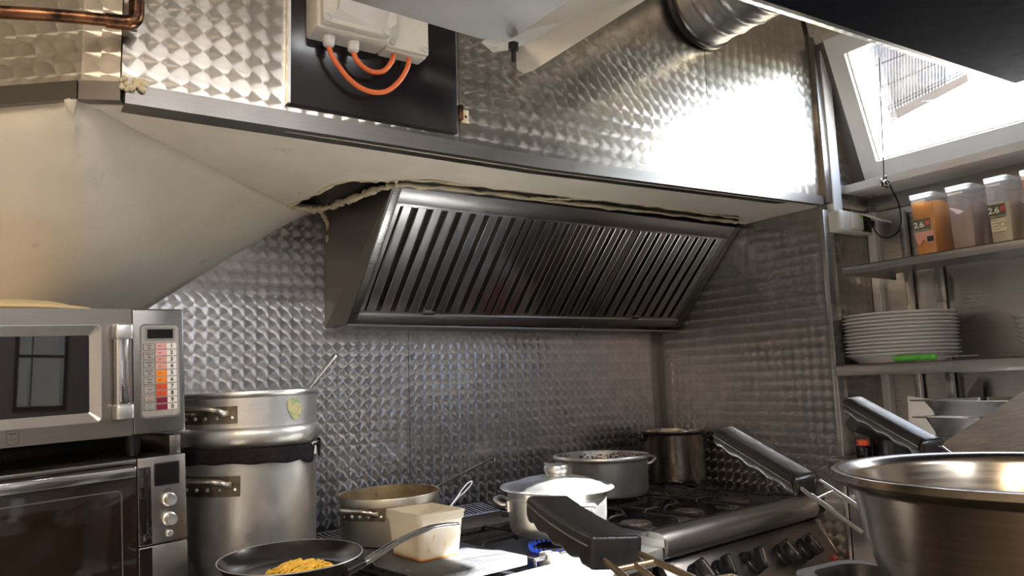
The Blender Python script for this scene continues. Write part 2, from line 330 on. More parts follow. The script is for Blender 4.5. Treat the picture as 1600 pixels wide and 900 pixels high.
s45 = math.sqrt(0.5)
M = dict(
    perl_up=mat_perled('engine_turned_upper', (1, 0), 0.0435, True, (0.55, 0.51, 0.455), 0.16, base=0.30, brough=0.33),
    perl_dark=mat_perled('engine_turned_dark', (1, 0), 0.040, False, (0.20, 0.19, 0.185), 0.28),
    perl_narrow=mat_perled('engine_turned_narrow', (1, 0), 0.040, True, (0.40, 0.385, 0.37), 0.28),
    perl_up2=mat_perled('engine_turned_left', (0.765, -0.644), 0.0465, False, (0.76, 0.70, 0.61), 0.30, base=0.4),
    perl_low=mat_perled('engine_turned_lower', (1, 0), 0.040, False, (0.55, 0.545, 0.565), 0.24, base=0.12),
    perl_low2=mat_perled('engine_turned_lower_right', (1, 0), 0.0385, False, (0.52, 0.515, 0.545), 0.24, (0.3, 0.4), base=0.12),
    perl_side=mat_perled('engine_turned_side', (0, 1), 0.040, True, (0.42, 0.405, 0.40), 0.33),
    steel=mat_steel('brushed_steel', (0.55, 0.54, 0.53), 0.30),
    steel_h=mat_steel('brushed_steel_flat', (0.52, 0.51, 0.51), 0.33, (3, 120, 120)),
    steel_dark=mat_steel('grimy_steel', (0.27, 0.258, 0.25), 0.36),
    steel_warm=mat_steel('oven_steel', (0.30, 0.275, 0.255), 0.34, (2, 2, 140)),
    steel_brown=mat_streaked('brown_streaked_steel', (0.055, 0.038, 0.020), (0.24, 0.175, 0.095), math.radians(33.7)),
    trim_steel=mat_steel('dull_trim_steel', (0.25, 0.235, 0.22), 0.36, (3, 120, 120)),
    inner_baffle=mat_plain('dark_inner_baffle', (0.10, 0.085, 0.08), 0.35, 1.0, 0.2),  # dark metal for the channels behind the slats
    polished=mat_steel('polished_steel', (0.66, 0.65, 0.64), 0.16, (2, 2, 60), 0.02, 0.5),
    baffle=mat_steel('filter_steel', (0.70, 0.70, 0.72), 0.21, (60, 2, 2), 0.015, 0.5),
    bowl=mat_steel('bowl_steel', (0.25, 0.215, 0.175), 0.22, (2, 2, 40), 0.02, 0.4),
    chrome=mat_plain('chrome', (0.75, 0.75, 0.75), 0.1, 1.0, 0.02, 10, 0.01),
    tray_dark=mat_plain('dark_tray_steel', (0.10, 0.095, 0.09), 0.35, 1.0, 0.2, 12, 0.05),
    brass=mat_plain('brassy_wire', (0.46, 0.38, 0.26), 0.30, 1.0, 0.15, 20, 0.03),
    alu=mat_plain('dull_aluminium', (0.73, 0.73, 0.725), 0.40, 1.0, 0.1, 9, 0.10, 90, rvar=0.25),
    alu_stain=mat_plain('stained_aluminium', (0.60, 0.565, 0.50), 0.38, 1.0, 0.18, 7, 0.10, 80, rvar=0.3),
    alu_white=mat_plain('pale_aluminium', (0.80, 0.80, 0.79), 0.36, 1.0, 0.05, 9, 0.06, 90),
    pot_inside=mat_plain('burnt_pot_inside', (0.46, 0.36, 0.22), 0.42, 0.8, 0.3, 14, 0.12, 60, dirt=((0.12, 0.06, 0.03), 0.38, 40)),
    stained_plate=mat_plain('stained_handle_plate', (0.26, 0.215, 0.155), 0.36, 1.0, 0.35, 26, 0.1, 120),
    handle_steel=mat_plain('dull_handle_steel', (0.50, 0.46, 0.40), 0.30, 1.0, 0.2, 30, 0.08, 120),
    plaster=mat_plain('cream_plaster', (0.82, 0.75, 0.64), 0.55, 0, 0.06, 5, 0.25, 45, 0.45, dirt=((0.50, 0.44, 0.36), 0.30, 9)),
    foam=mat_plain('yellow_foam', (0.66, 0.58, 0.40), 0.8, 0, 0.15, 30, 0.5, 120),
    dark=mat_plain('dark_cavity', (0.025, 0.022, 0.022), 0.5, 0, 0.3),
    black_gloss=mat_plain('black_gloss_sheet', (0.012, 0.010, 0.013), 0.16, 0, 0.2, 10, 0.02, 20, 0.5),
    black=mat_plain('black_plastic', (0.010, 0.010, 0.012), 0.30, 0, 0.2, 20, 0.10, 260, 0.5),
    knob_black=mat_plain('glossy_knob_black', (0.016, 0.016, 0.018), 0.18, 0, 0.1, 20, 0.02, 100, 0.7),
    black_matt=mat_plain('black_cast_iron', (0.018, 0.017, 0.018), 0.42, 0, 0.3, 30, 0.3, 120, 0.5),
    canopy=mat_plain('navy_black_paint', (0.006, 0.0065, 0.012), 0.8, 0, 0.1, spec=0.08),
    grey_plastic=mat_plain('warm_grey_plastic', (0.62, 0.60, 0.55), 0.42, 0, 0.03, 8, 0.03),
    gland=mat_plain('pale_gland_plastic', (0.58, 0.57, 0.57), 0.45, 0, 0.05),
    orange=mat_plain('orange_cable', (0.72, 0.16, 0.045), 0.42, 0, 0.08),
    copper=mat_plain('tarnished_copper', (0.22, 0.105, 0.055), 0.36, 1.0, 0.5, 14, 0.06, 60, dirt=((0.035, 0.022, 0.02), 0.50, 13)),
    shelf_grey=mat_plain('dull_shelf_steel', (0.50, 0.50, 0.51), 0.45, 0.45, 0.08, 14, 0.05),
    bar_brown=mat_plain('weathered_brown_bar', (0.045, 0.035, 0.028), 0.7, 0, 0.2),
    galv=mat_plain('galvanised_duct', (0.42, 0.42, 0.42), 0.34, 1.0, 0.12, 12, 0.05),
    white_pvc=mat_plain('white_pvc', (0.84, 0.83, 0.81), 0.38, 0, 0.03, 5, 0.02),
    socket=mat_plain('socket_plastic', (0.70, 0.69, 0.64), 0.40, 0, 0.03),
    plate=mat_plain('white_china', (0.62, 0.60, 0.60), 0.20, 0, 0.02, 6, 0.01, coat=0.3),
    green=mat_plain('green_silicone', (0.10, 0.42, 0.045), 0.45, 0, 0.06),
    green_dark=mat_plain('green_print', (0.10, 0.13, 0.07), 0.5, 0, 0.1),
    green_lbl=mat_plain('green_mark', (0.22, 0.62, 0.10), 0.5, 0, 0.05),
    red=mat_plain('red_plastic', (0.45, 0.02, 0.025), 0.4, 0, 0.1),
    redcap=mat_plain('orange_red_cap', (0.70, 0.09, 0.03), 0.4, 0, 0.1),
    white=mat_plain('white_print', (0.80, 0.79, 0.76), 0.5, 0, 0.03),
    ink=mat_plain('black_print', (0.03, 0.03, 0.03), 0.5, 0, 0.05),
    keypad=mat_plain('keypad_grey', (0.42, 0.40, 0.38), 0.4, 0.3, 0.03),
    key=mat_plain('key_grey', (0.27, 0.26, 0.25), 0.4, 0.2, 0.03),
    screen=mat_plain('dark_display', (0.010, 0.008, 0.010), 0.12, 0, 0.1, 10, 0),
    glass_black=mat_plain('dark_oven_glass', (0.012, 0.009, 0.010), 0.02, 0, 0.1, 10, 0, 60, 0.7),
    glass_brown=mat_plain('brown_oven_glass', (0.016, 0.010, 0.007), 0.07, 0, 0.1, 10, 0, 60, 0.6),
    pink1=mat_plain('pink_key', (0.72, 0.36, 0.34), 0.5, 0, 0.02), pink2=mat_plain('salmon_key', (0.66, 0.33, 0.25), 0.5, 0, 0.02),
    key_or=mat_plain('orange_key', (0.83, 0.24, 0.015), 0.5, 0, 0.02), key_red=mat_plain('red_key', (0.62, 0.075, 0.02), 0.5, 0, 0.02),
    key_mar=mat_plain('maroon_key', (0.20, 0.006, 0.030), 0.5, 0, 0.02), teal=mat_plain('teal_print', (0.05, 0.40, 0.36), 0.5, 0, 0.02),
    slab=mat_plain('charred_slab', (0.032, 0.032, 0.035), 0.45, 0.0, 0.35, 16, 0.35, 110, dirt=((0.16, 0.15, 0.14), 0.30, 22)),
    enamel_black=mat_plain('black_enamel', (0.012, 0.012, 0.014), 0.26, 0, 0.3, 12, 0.10, 50, dirt=((0.05, 0.04, 0.035), 0.36, 30)),
    rail=mat_plain('worn_white_metal', (0.62, 0.63, 0.62), 0.34, 0.55, 0.08, 10, 0.06, 50),
    burnt=mat_plain('scorched_metal', (0.16, 0.13, 0.11), 0.5, 0.7, 0.4, 50, 0.5, 160, dirt=((0.55, 0.50, 0.45), 0.35, 60)),
    ash=mat_plain('flaking_white_metal', (0.50, 0.49, 0.46), 0.6, 0.3, 0.3, 40, 0.5, 120, dirt=((0.07, 0.06, 0.06), 0.42, 60)),
    nonstick=mat_plain('nonstick_black', (0.014, 0.012, 0.014), 0.24, 0, 0.15, 12, 0.08, 90, 0.6),
    noodle=mat_plain('yellow_noodle', (0.78, 0.46, 0.045), 0.45, 0, 0.15, 60, 0.05),
    sauce=mat_plain('red_sauce', (0.085, 0.018, 0.010), 0.35, 0, 0.4, 40, 0.3, 120),
    cloth=mat_plain('black_cloth', (0.016, 0.012, 0.016), 0.9, 0, 0.3, 40, 0.5, 200, 0.2),
    cream_lid=mat_plain('yellowed_plastic_lid', (0.74, 0.58, 0.33), 0.45, 0, 0.05),
    sticker=mat_plain('torn_sticker', (0.55, 0.50, 0.26), 0.6, 0, 0.2, 90, 0.2, 200, dirt=((0.20, 0.32, 0.14), 0.45, 60)),
    pot_plastic=mat_plain('stained_translucent_tub', (0.80, 0.74, 0.62), 0.42, 0, 0.05, 12, 0.05, 50, dirt=((0.62, 0.40, 0.16), 0.36, 14)),
    powder_o=mat_plain('orange_powder', (0.80, 0.30, 0.012), 0.8, 0, 0.16, 12, 0.2, 90), powder_p=mat_plain('pinkish_powder', (0.40, 0.26, 0.21), 0.85, 0, 0.08, 30, 0.2, 120),
    powder_c=mat_plain('cream_powder', (0.66, 0.56, 0.40), 0.85, 0, 0.05, 30, 0.2, 120), powder_r=mat_plain('reddish_powder', (0.62, 0.30, 0.16), 0.85, 0, 0.08, 30, 0.2, 120),
    tub=mat_clear('clear_tub_plastic', (0.97, 0.98, 1.0), 0.12, None, 1.12),
    pane=mat_clear('window_glass', (1, 1, 1), 0.0, None, 1.02),
    paving=mat_plain('pale_paving_outside', (0.26, 0.235, 0.20), 0.8, 0, 0.1),
    floor=mat_plain('pale_floor_tile', (0.42, 0.41, 0.40), 0.4, 0, 0.2), wall_paint=mat_plain('cream_wall_paint', (0.38, 0.37, 0.36), 0.6, 0, 0.04),
    wall_paint_left=mat_plain('pale_wall_paint', (0.68, 0.63, 0.55), 0.6, 0, 0.04),
    ceiling=mat_plain('ceiling_paint', (0.62, 0.60, 0.57), 0.6, 0, 0.04), brick_out=mat_plain('pale_stone_outside', (0.16, 0.145, 0.14), 0.9, 0, 0.5, 9, 0.4, 40, dirt=((0.05, 0.06, 0.09), 0.42, 6)),
    lamp=mat_emit('lamp_tube', (1.0, 0.72, 0.42), 9.0), flame=mat_emit('gas_flame', (0.05, 0.13, 0.8), 0.22),
)
def mat_thin(name, tint=(1, 1, 1), gloss=0.08, haze=0.0, hazecol=(0.8, 0.8, 0.8), rough=0.03):
    """thin clear sheet: lets light straight through, mirrors a little, may be milky"""
    m = bpy.data.materials.new(name); m.use_nodes = True; n = m.node_tree.nodes; l = m.node_tree.links
    out = n['Material Output']; n.remove(n['Principled BSDF'])
    tr = n.new('ShaderNodeBsdfTransparent'); tr.inputs[0].default_value = c4(tint)
    gl = n.new('ShaderNodeBsdfGlossy'); gl.inputs['Roughness'].default_value = rough
    df = n.new('ShaderNodeBsdfDiffuse'); df.inputs[0].default_value = c4(hazecol)
    tl = n.new('ShaderNodeBsdfTranslucent'); tl.inputs[0].default_value = c4(hazecol)
    a = n.new('ShaderNodeMixShader'); a.inputs[0].default_value = 0.5; l.new(df.outputs[0], a.inputs[1]); l.new(tl.outputs[0], a.inputs[2])
    h = n.new('ShaderNodeMixShader'); h.inputs[0].default_value = haze; l.new(tr.outputs[0], h.inputs[1]); l.new(a.outputs[0], h.inputs[2])
    lw = n.new('ShaderNodeLayerWeight'); lw.inputs[0].default_value = 0.35
    mu = n.new('ShaderNodeMath'); mu.operation = 'MULTIPLY_ADD'; l.new(lw.outputs['Facing'], mu.inputs[0]); mu.inputs[1].default_value = 0.35; mu.inputs[2].default_value = gloss
    g = n.new('ShaderNodeMixShader'); l.new(mu.outputs[0], g.inputs[0]); l.new(h.outputs[0], g.inputs[1]); l.new(gl.outputs[0], g.inputs[2])
    l.new(g.outputs[0], out.inputs[0]); return m
M['pane'] = mat_thin('window_glass', (0.97, 0.99, 0.99), 0.03)
M['tub'] = mat_thin('clear_tub_plastic', (0.95, 0.96, 0.98), 0.07, 0.13, (0.75, 0.78, 0.82), 0.1)
M['frosted'] = mat_thin('frosted_tub_plastic', (0.90, 0.86, 0.76), 0.06, 0.80, (0.88, 0.82, 0.70), 0.25)

# ================================================================ the room
YW, XA, YF, XN = 2.60, 2.567, 1.70, 2.88          # back wall, alcove side, upper wall, window wall
def slab(name, x0, x1, y0, y1, z0, z1, mat, parent=None, bev=0.0):
    o = MB().box(x0, x1, y0, y1, z0, z1, bev).build(name, mat, parent)
    if parent is None: struct(o)
    return o
slab('floor', -1.9, 3.0, -2.4, 2.8, -0.1, 0.0, M['floor'])
slab('ceiling', -1.9, 2.46, -2.4, 2.8, 3.0, 3.1, M['ceiling'])
slab('wall_left', -1.9, -1.8, -2.4, 2.8, 0, 3.0, M['wall_paint_left'])
# rear wall with a window opening that the oven doors mirror
wr = struct(MB().box(-1.8, -1.3, -2.4, -2.3, 0, 3.0).box(-1.3, 1.44, -2.4, -2.3, 0, 3.0).box(1.78, 3.0, -2.4, -2.3, 0, 3.0).box(1.44, 1.78, -2.4, -2.3, 0, 1.32).box(1.44, 1.78, -2.4, -2.3, 2.02, 3.0).build('wall_rear', M['wall_paint']))
w2 = struct(MB().box(1.44, 1.78, -2.36, -2.29, 1.32, 1.35).box(1.44, 1.78, -2.36, -2.29, 1.99, 2.02).box(1.44, 1.465, -2.36, -2.29, 1.35, 1.99)
            .box(1.755, 1.78, -2.36, -2.29, 1.35, 1.99).box(1.545, 1.555, -2.35, -2.30, 1.35, 1.99).box(1.465, 1.755, -2.35, -2.30, 1.69, 1.71).build('window_2', M['black']))
MB().box(1.465, 1.755, -2.335, -2.331, 1.35, 1.99).build('pane', M['pane'], w2)

slab('wall_outside', 1.62, 3.4, -3.5, -3.3, 0, 3.2, M['paving'])
slab('ground', -9, 9, -12, -2.4, -0.1, -0.01, M['paving'])
# back wall of the cooking alcove: two engine-turned sheets on a core
wb = struct(MB().box(-1.8, 2.75, YW + 0.008, 2.8, 0, 3.0).build('wall_back', M['steel_dark']))
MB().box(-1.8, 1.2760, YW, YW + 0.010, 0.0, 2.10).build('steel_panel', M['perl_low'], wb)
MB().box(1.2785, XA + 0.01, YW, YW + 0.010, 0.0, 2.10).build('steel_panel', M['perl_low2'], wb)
MB().box(XA - 0.052, XA, YW - 0.004, YW + 0.001, 0.0, 2.05).box(XA - 0.004, XA + 0.001, YW - 0.03, YW, 0, 2.05).build('corner_strip', M['steel_dark'], wb)
hb = MB()
for (px, py) in ((503, 735), (537, 693), (517, 686), (738, 519), (468, 530), (485, 350)):
    p = at(px, py, y=YW); hb.lathe([(0.0001, -0.0012), (0.0045, -0.0012), (0.005, 0.0)], 12, Matrix.Translation(p) @ RX(math.radians(90)))
stuff(hb.build('screw_hole', M['dark'], wb))
p = at(824, 512, y=YW - 0.012)

# right side of the alcove
wa = struct(MB().box(XA + 0.008, XA + 0.05, YF + 0.004, YW + 0.01, 0, 3.0).build('wall_alcove', M['steel_dark']))
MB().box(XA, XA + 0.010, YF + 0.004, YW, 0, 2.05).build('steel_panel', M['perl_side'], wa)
struct(MB().box(XA - 0.006, XA + 0.052, YF - 0.008, YF + 0.012, 0.0, 2.005, 0.002).build('trim_1', M['steel']))

# upper wall above the hood, engine-turned sheets with seams
wu = struct(MB().box(0.19, XA + 0.05, YF + 0.006, YF + 0.10, 2.03, 3.0).build('wall_upper', M['steel_dark']))
for k, (x0, x1, mt) in enumerate(((0.1895, 0.9930, 'perl_up'), (0.9955, 1.9690, 'perl_up'), (1.9715, XA + 0.012, 'perl_up'))):
    MB().box(x0, x1, YF, YF + 0.008, 2.02, 3.0).build('steel_panel', M[mt], wu)
# the left corner of the upper wall turns away in two folds
c0, c1, c2 = Vector((0.188, 1.702)), Vector((0.119, 1.734)), Vector((-1.2, 2.84))
def fold(a, b, z0, z1, th, off=0.0):
    d = (b - a).normalized(); nn = Vector((-d.y, d.x))
    if nn.y < 0: nn = -nn
    a1, b1 = a + nn * off, b + nn * off; a2, b2 = a + nn * (off + th), b + nn * (off + th)
    return [(a1.x, a1.y, z0), (b1.x, b1.y, z0), (b2.x, b2.y, z0), (a2.x, a2.y, z0), (a1.x, a1.y, z1), (b1.x, b1.y, z1), (b2.x, b2.y, z1), (a2.x, a2.y, z1)]
wc = struct(MB().hexa(fold(c0, c1, 2.03, 3.0, 0.08, 0.008)).hexa(fold(c1, c2, 2.03, 3.0, 0.08, 0.008)).build('wall_corner', M['steel_dark']))
MB().hexa(fold(c0 - Vector((0.0012, 0)), c1, 2.02, 3.0, 0.008)).hexa(fold(c1, c2, 2.02, 3.0, 0.008)).build('steel_panel', M['perl_up2'], wc)
# steel edge trims along the foot of the upper wall (face and return)
def edge_trim(name, pts, mat):
    mb = MB()
    for (a, za0, za1), (b, zb0, zb1) in zip(pts, pts[1:]):
        d = (b - a).normalized(); nn = Vector((-d.y, d.x)); nn = nn if nn.y > 0 else -nn
        f0, g0, f1, g1 = a - nn * 0.012, a + nn * 0.004, b - nn * 0.012, b + nn * 0.004
        mb.hexa([(f0.x, f0.y, za0), (f1.x, f1.y, zb0), (g1.x, g1.y, zb0), (g0.x, g0.y, za0), (f0.x, f0.y, za1), (f1.x, f1.y, zb1), (g1.x, g1.y, zb1), (g0.x, g0.y, za1)])
        h0, h1 = a + nn * 0.05, b + nn * 0.05
        mb.hexa([(f0.x, f0.y, za0 - 0.003), (f1.x, f1.y, zb0 - 0.003), (h1.x, h1.y, zb0 - 0.003), (h0.x, h0.y, za0 - 0.003), (f0.x, f0.y, za0), (f1.x, f1.y, zb0), (h1.x, h1.y, zb0), (h0.x, h0.y, za0)])
    return struct(mb.build(name, mat, None, 0))
edge_trim('trim_2', [(Vector((0.196, 1.70)), 1.985, 2.025), (Vector((0.70, 1.70)), 1.988, 2.026), (Vector((1.25, 1.70)), 1.990, 2.022), (Vector((2.566, 1.70)), 2.026, 2.056)], M['trim_steel'])
edge_trim('trim_3', [(Vector((0.192, 1.702)), 1.990, 2.027), (c1, 1.990, 2.027), (c2, 1.990, 2.027)], M['trim_steel'])

# soffit: cream plaster, ragged along the slot above the hood; left of it the plaster sweeps down to the back wall
random.seed(4)
def zs(x): return 1.984 if x < 1.25 else 1.984 + 0.037 * (x - 1.25) / 1.317
outer = [Vector((0.19, 1.716)), Vector((0.243, 1.863)), Vector((0.764, 2.418))]
front = [(0.125, 1.748), (0.19, 1.718), (0.7, 1.71), (1.25, 1.71), (1.9, 1.71), (XA, 1.71)]
back = [(0.130, 1.755), (0.243, 1.863), (0.764, 2.418), (0.790, 2.250), (0.806, 2.060), (0.905, 2.010), (0.96, 1.960)]
x = 1.02
while x < 2.40: back.append((x, 1.925 + 0.02 * (x - 1.0) + random.uniform(-0.005, 0.005))); x += 0.055
back += [(2.44, 1.985), (2.50, 2.03), (XA, 2.06)]
poly = [Vector((x, y, zs(x))) for x, y in front] + [Vector((x, y, zs(x))) for x, y in reversed(back)]
so = MB().prism(poly, (0, 0, 0.03)).build('ceiling_soffit', M['plaster']); struct(so)
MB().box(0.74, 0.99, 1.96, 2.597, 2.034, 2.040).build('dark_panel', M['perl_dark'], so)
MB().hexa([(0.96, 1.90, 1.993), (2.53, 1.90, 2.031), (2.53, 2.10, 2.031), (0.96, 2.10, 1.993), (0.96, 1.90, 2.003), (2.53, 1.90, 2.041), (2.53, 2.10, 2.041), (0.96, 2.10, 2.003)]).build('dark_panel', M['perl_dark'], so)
MB().box(0.70, XA, 1.80, 2.60, 2.10, 2.112).build('cover_panel', M['steel_dark'], so)
T = [(0.95, 2.60, 2.035), (0.88, 2.50, 2.000), (0.764, 2.418, 1.986), (0.52, 2.158, 1.985), (0.243, 1.863, 1.985), (0.119, 1.738, 1.988), (-0.018, 1.853, 1.988), (-1.2, 2.83, 1.988)]
B = [(0.952, 2.60, 2.034), (0.90, 2.60, 2.015), (0.80, 2.60, 1.955), (0.60, 2.60, 1.815), (0.392, 2.60, 1.662), (0.20, 2.60, 1.52), (-0.10, 2.60, 1.30), (-1.2, 2.60, 0.6)]
rows = []
for j in range(15):
    t = j / 14; row = []
    for a, b in zip(sm(T, 5), sm(B, 5)):
        p = a.lerp(b, t); p.z -= 0.035 * math.sin(math.pi * t) * min(1, (0.95 - p.x) * 1.5 if p.x < 0.95 else 0); row.append(p)
    rows.append(row)
for j in range(2, 15):          # the plasterer's hand rounds the fold away below the trim
    for it in range(min(14, 3 * j)):
        r = rows[j]; rows[j] = [r[0]] + [r[i] * .5 + (r[i - 1] + r[i + 1]) * .25 for i in range(1, len(r) - 1)] + [r[-1]]
    if j == 14: break
rows[14] = [Vector((q.x, 2.60, q.z)) for q in rows[14]]
pl = MB().grid(rows).build('wall_plaster_slope', M['plaster'], None, 60); struct(pl)
mo = pl.modifiers.new('thick', 'SOLIDIFY'); mo.thickness = 0.02; mo.offset = 1.0
# beads of expanding foam round the slot
def bead(pts, r, name='foam_bead'):
    P = sm(pts, 8); rr = [r * random.uniform(0.55, 1.25) for _ in P]
    P = [p + Vector((random.uniform(-.3, .3) * r, random.uniform(-.3, .3) * r, random.uniform(-.4, .4) * r)) for p in P]
    MB().tube(P, rr, 7).build(name, M['foam'], so, 60)
bead([(0.764, 2.418, 1.985), (0.790, 2.25, 1.987), (0.808, 2.062, 1.987), (0.905, 2.012, 1.987), (0.965, 1.958, 1.987)], 0.008)
bead([(0.96, 1.955, 1.987), (1.25, 1.930, 1.988), (1.6, 1.938, 1.997), (2.0, 1.946, 2.006), (2.44, 1.985, 2.018), (2.52, 2.035, 2.022)], 0.005)
bead([(0.96, 2.03, 1.988), (1.1, 2.015, 1.990), (1.3, 2.012, 1.992), (1.6, 2.018, 1.998), (2.0, 2.03, 2.008), (2.46, 2.045, 2.02), (2.55, 2.03, 2.022)], 0.0075)
bead([(0.96, 2.03, 1.986), (0.93, 2.10, 1.984), (0.91, 2.22, 1.984), (0.885, 2.36, 1.985), (0.85, 2.44, 1.986), (0.78, 2.425, 1.986)], 0.011)
bead([(1.44, 2.014, 1.996), (1.52, 1.985, 1.996), (1.62, 1.942, 1.998)], 0.005)
bead([(0.90, 2.50, 2.0), (0.935, 2.54, 1.985), (0.957, 2.575, 1.965), (0.962, 2.580, 1.935), (0.955, 2.580, 1.915)], 0.008)
mb = MB(xf=Matrix.Translation((0.205, 1.684, 2.022)))
for k in range(26):
    bm = bmesh.new(); bmesh.ops.create_icosphere(bm, subdivisions=1, radius=random.uniform(.004, .009))
    mb.addbm(bm, TR(random.uniform(-.02, .026), random.uniform(-.004, .002), random.uniform(-.011, .011)))
tag(stuff(mb.build('foam_blob', M['foam'], None, 60)), 'rough yellow foam blob on the steel trim under the copper pipe', 'foam blob')

# ---------------------------------------------------------------- window side of the room
WF = basis((2.784, 1.64, 2.112), (0, -1, 0), (-0.353632, 0, 0.935385), (-0.935385, 0, -0.353632))   # x along the wall, y up the slope, z into the room
wn1 = struct(MB().box(XN, XN + 0.1, -2.4, YF + 0.1, 0, 2.085).build('wall_window', M['steel']))
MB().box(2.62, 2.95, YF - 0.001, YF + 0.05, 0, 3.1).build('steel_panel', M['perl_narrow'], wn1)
MB(WF).box(-0.05, 3.95, 0.58, 0.98, -0.05, -0.004).build('sloping_panel', M['perl_up2'], wn1)
MB(WF).box(-0.075, -0.001, -0.05, 0.98, -0.05, -0.02).build('corner_filler', M['steel_dark'], wn1)
MB(WF).box(1.46, 3.95, -0.05, 0.60, -0.05, -0.004).build('sloping_panel', M['white_pvc'], wn1)
MB().box(2.70, 2.93, -2.4, YF - 0.002, 2.080, 2.112, 0.003).build('sill_ledge', M['white_pvc'], wn1)
MB().box(XN - 0.012, XN + 0.01, -2.3, YF - 0.002, 2.02, 2.082, 0.003).build('steel_rail', M['steel'], wn1)
MB().box(XN - 0.030, XN + 0.01, YF - 0.035, YF - 0.002, 0.5, 2.02, 0.003).build('corner_post', M['white_pvc'], wn1)
MB().box(2.662, XN - 0.01, YF - 0.016, YF, 2.078, 2.112, 0.003).box(2.662, XN - 0.03, YF - 0.012, YF, 2.022, 2.060, 0.003).build('steel_rail', M['steel'], wn1)
struct(MB().box(XA + 0.004, XA + 0.040, YF - 0.022, YF + 0.01, 2.03, 3.0, 0.002).build('trim_4', M['steel_warm']))
struct(MB().box(XA + 0.040, XA + 0.095, YF - 0.026, YF + 0.01, 2.004, 3.0, 0.003).build('trim_5', M['white_pvc']))
# the window itself: mitred frame set in the slope
w1 = struct(MB(WF).box(0.0, 0.001, 0, 0.58, -0.05, -0.045).build('window_1', M['white_pvc']))
W, H, fw = 1.46, 0.58, 0.062
def mitre(a, b, c, d):   # four corners, frame depth
    mb = MB(WF); mb.hexa([(*a, -0.055), (*b, -0.055), (*c, -0.055), (*d, -0.055), (*a, 0.004), (*b, 0.004), (*c, 0.0), (*d, 0.0)])
    return mb.build('frame_member', M['white_pvc'], w1, 20)
bt = 0.080; tp = 0.505
mitre((0, 0), (0, H), (fw, tp), (fw, bt)); mitre((0, H), (W, H), (W - fw, tp), (fw, tp)); mitre((W, H), (W, 0), (W - fw, bt), (W - fw, tp)); mitre((W, 0), (0, 0), (fw, bt), (W - fw, bt))
rv = MB(WF)
rv.hexa([(fw - .004, bt, -.16), (fw + .012, bt, -.16), (fw + .004, bt, -.02), (fw - .004, bt, -.02), (fw - .004, tp, -.16), (fw + .012, tp, -.16), (fw + .004, tp, -.02), (fw - .004, tp, -.02)])
rv.box(fw, W - fw, bt - .012, bt + .002, -.16, -.02).box(fw, W - fw, tp - .002, tp + .012, -.16, -.02).box(W - fw - .004, W - fw + .012, bt, tp, -.16, -.02)
rv.build('reveal', M['white_pvc'], w1, 20)
gk = MB(WF); gk.box(fw + .002, fw + .007, bt, tp, -.048, -.018).box(fw, W - fw, bt + .002, bt + .006, -.048, -.03).box(fw + .010, fw + .014, bt, tp, -.16, -.135)
gk.build('gasket', M['handle_steel'], w1, 20)
MB(WF).box(fw, W - fw, bt, tp, -.140, -.136).build('pane', M['pane'], w1)
# ================================================================ outside the window
gm = thing('window_grille', 'wire mesh grille on a brown bar seen outside the tilted window', 'grille', (3.25, 1.6, 2.50))
def og(px, py, x=3.25): return at(px, py, x=x)
tl_, bl_, br_, tr_ = og(1366, 45), og(1370, 190), og(1515, 116), og(1515, 0)
mb = MB()
for k in range(31):
    t = k / 30; mb.tube([bl_.lerp(br_, t), tl_.lerp(tr_, t)], 0.0030, 5)
for t in (0.06, 0.1, 0.34, 0.6, 0.82):
    mb.tube([bl_.lerp(tl_, t), br_.lerp(tr_, t)], 0.0032 if t != 0.6 else 0.004, 5)
stuff(mb.build('wire_mesh', M['black_matt'], gm, 60))
d = (br_ - bl_)
MB().prism([bl_ + Vector((-.02, 0, 0)), br_ + Vector((-.02, 0, 0)), br_ + Vector((-.02, 0, -.045)), bl_ + Vector((-.02, 0, -.045))], (0.04, 0, 0)).build('bottom_bar', M['bar_brown'], gm)
MB().prism([bl_ + Vector((-.03, 0, -.05)), br_ + Vector((-.03, -.05, -.03)), br_ + Vector((-.03, -.05, -.075)), bl_ + Vector((-.03, 0, -.10))], (0.02, 0, 0)).build('ledge_strip', M['white_pvc'], gm)
for (px, py) in ((1375, 187), (1440, 158)):
    q = og(px, py + 1, 3.2); MB().tube([q, q + Vector((0, -0.075, -0.014))], 0.003, 6).build('hook', M['handle_steel'], gm)
mb = MB(); mb.hexa([og(1340, 205, 3.32), og(1478, 135, 3.32), og(1478, 135, 3.40), og(1340, 205, 3.40), og(1340, 30, 3.32), og(1478, 80, 3.32), og(1478, 80, 3.40), og(1340, 30, 3.40)])
struct(mb.build('wall_neighbour', M['brick_out']))
# ================================================================ pipe, switch boxes, duct, canopy, hanging shelf
cp = thing('copper_pipe', 'tarnished copper pipe with a soldered elbow on the upper left wall', 'pipe', (0.20, 1.64, 2.13))
dl = Vector((-0.768, 0.640, 0)) * 0.55
e0 = Vector((0.198, 1.645, 2.136))
pa = e0 + Vector((-0.012, 0.004, 0.0))
q = [pa + Vector((-0.35, 0.075, -0.028)), pa + Vector((-0.22, 0.03, -0.020)), pa + Vector((-0.11, 0.012, -0.008)), pa + Vector((-0.012, 0, 0))]
MB().tube(sm(q, 5), 0.0125, 20).tube([e0 + Vector((0.008, 0, 0.03)), e0 + Vector((0.010, 0, 0.5))], 0.0125, 20).build('pipe', M['copper'], cp, 60)
MB().tube([pa + Vector((-0.034, 0.003, -0.002)), pa + Vector((-0.004, 0, 0))] + [e0 + Vector((-0.010 + 0.018 * math.sin(a), 0, 0.020 - 0.020 * math.cos(a))) for a in (0.3, 0.7, 1.1, 1.57)] + [e0 + Vector((0.008, 0, 0.05))], 0.0150, 20).build('elbow', M['copper'], cp, 60)['label'] = 'dark scorched soldered elbow'

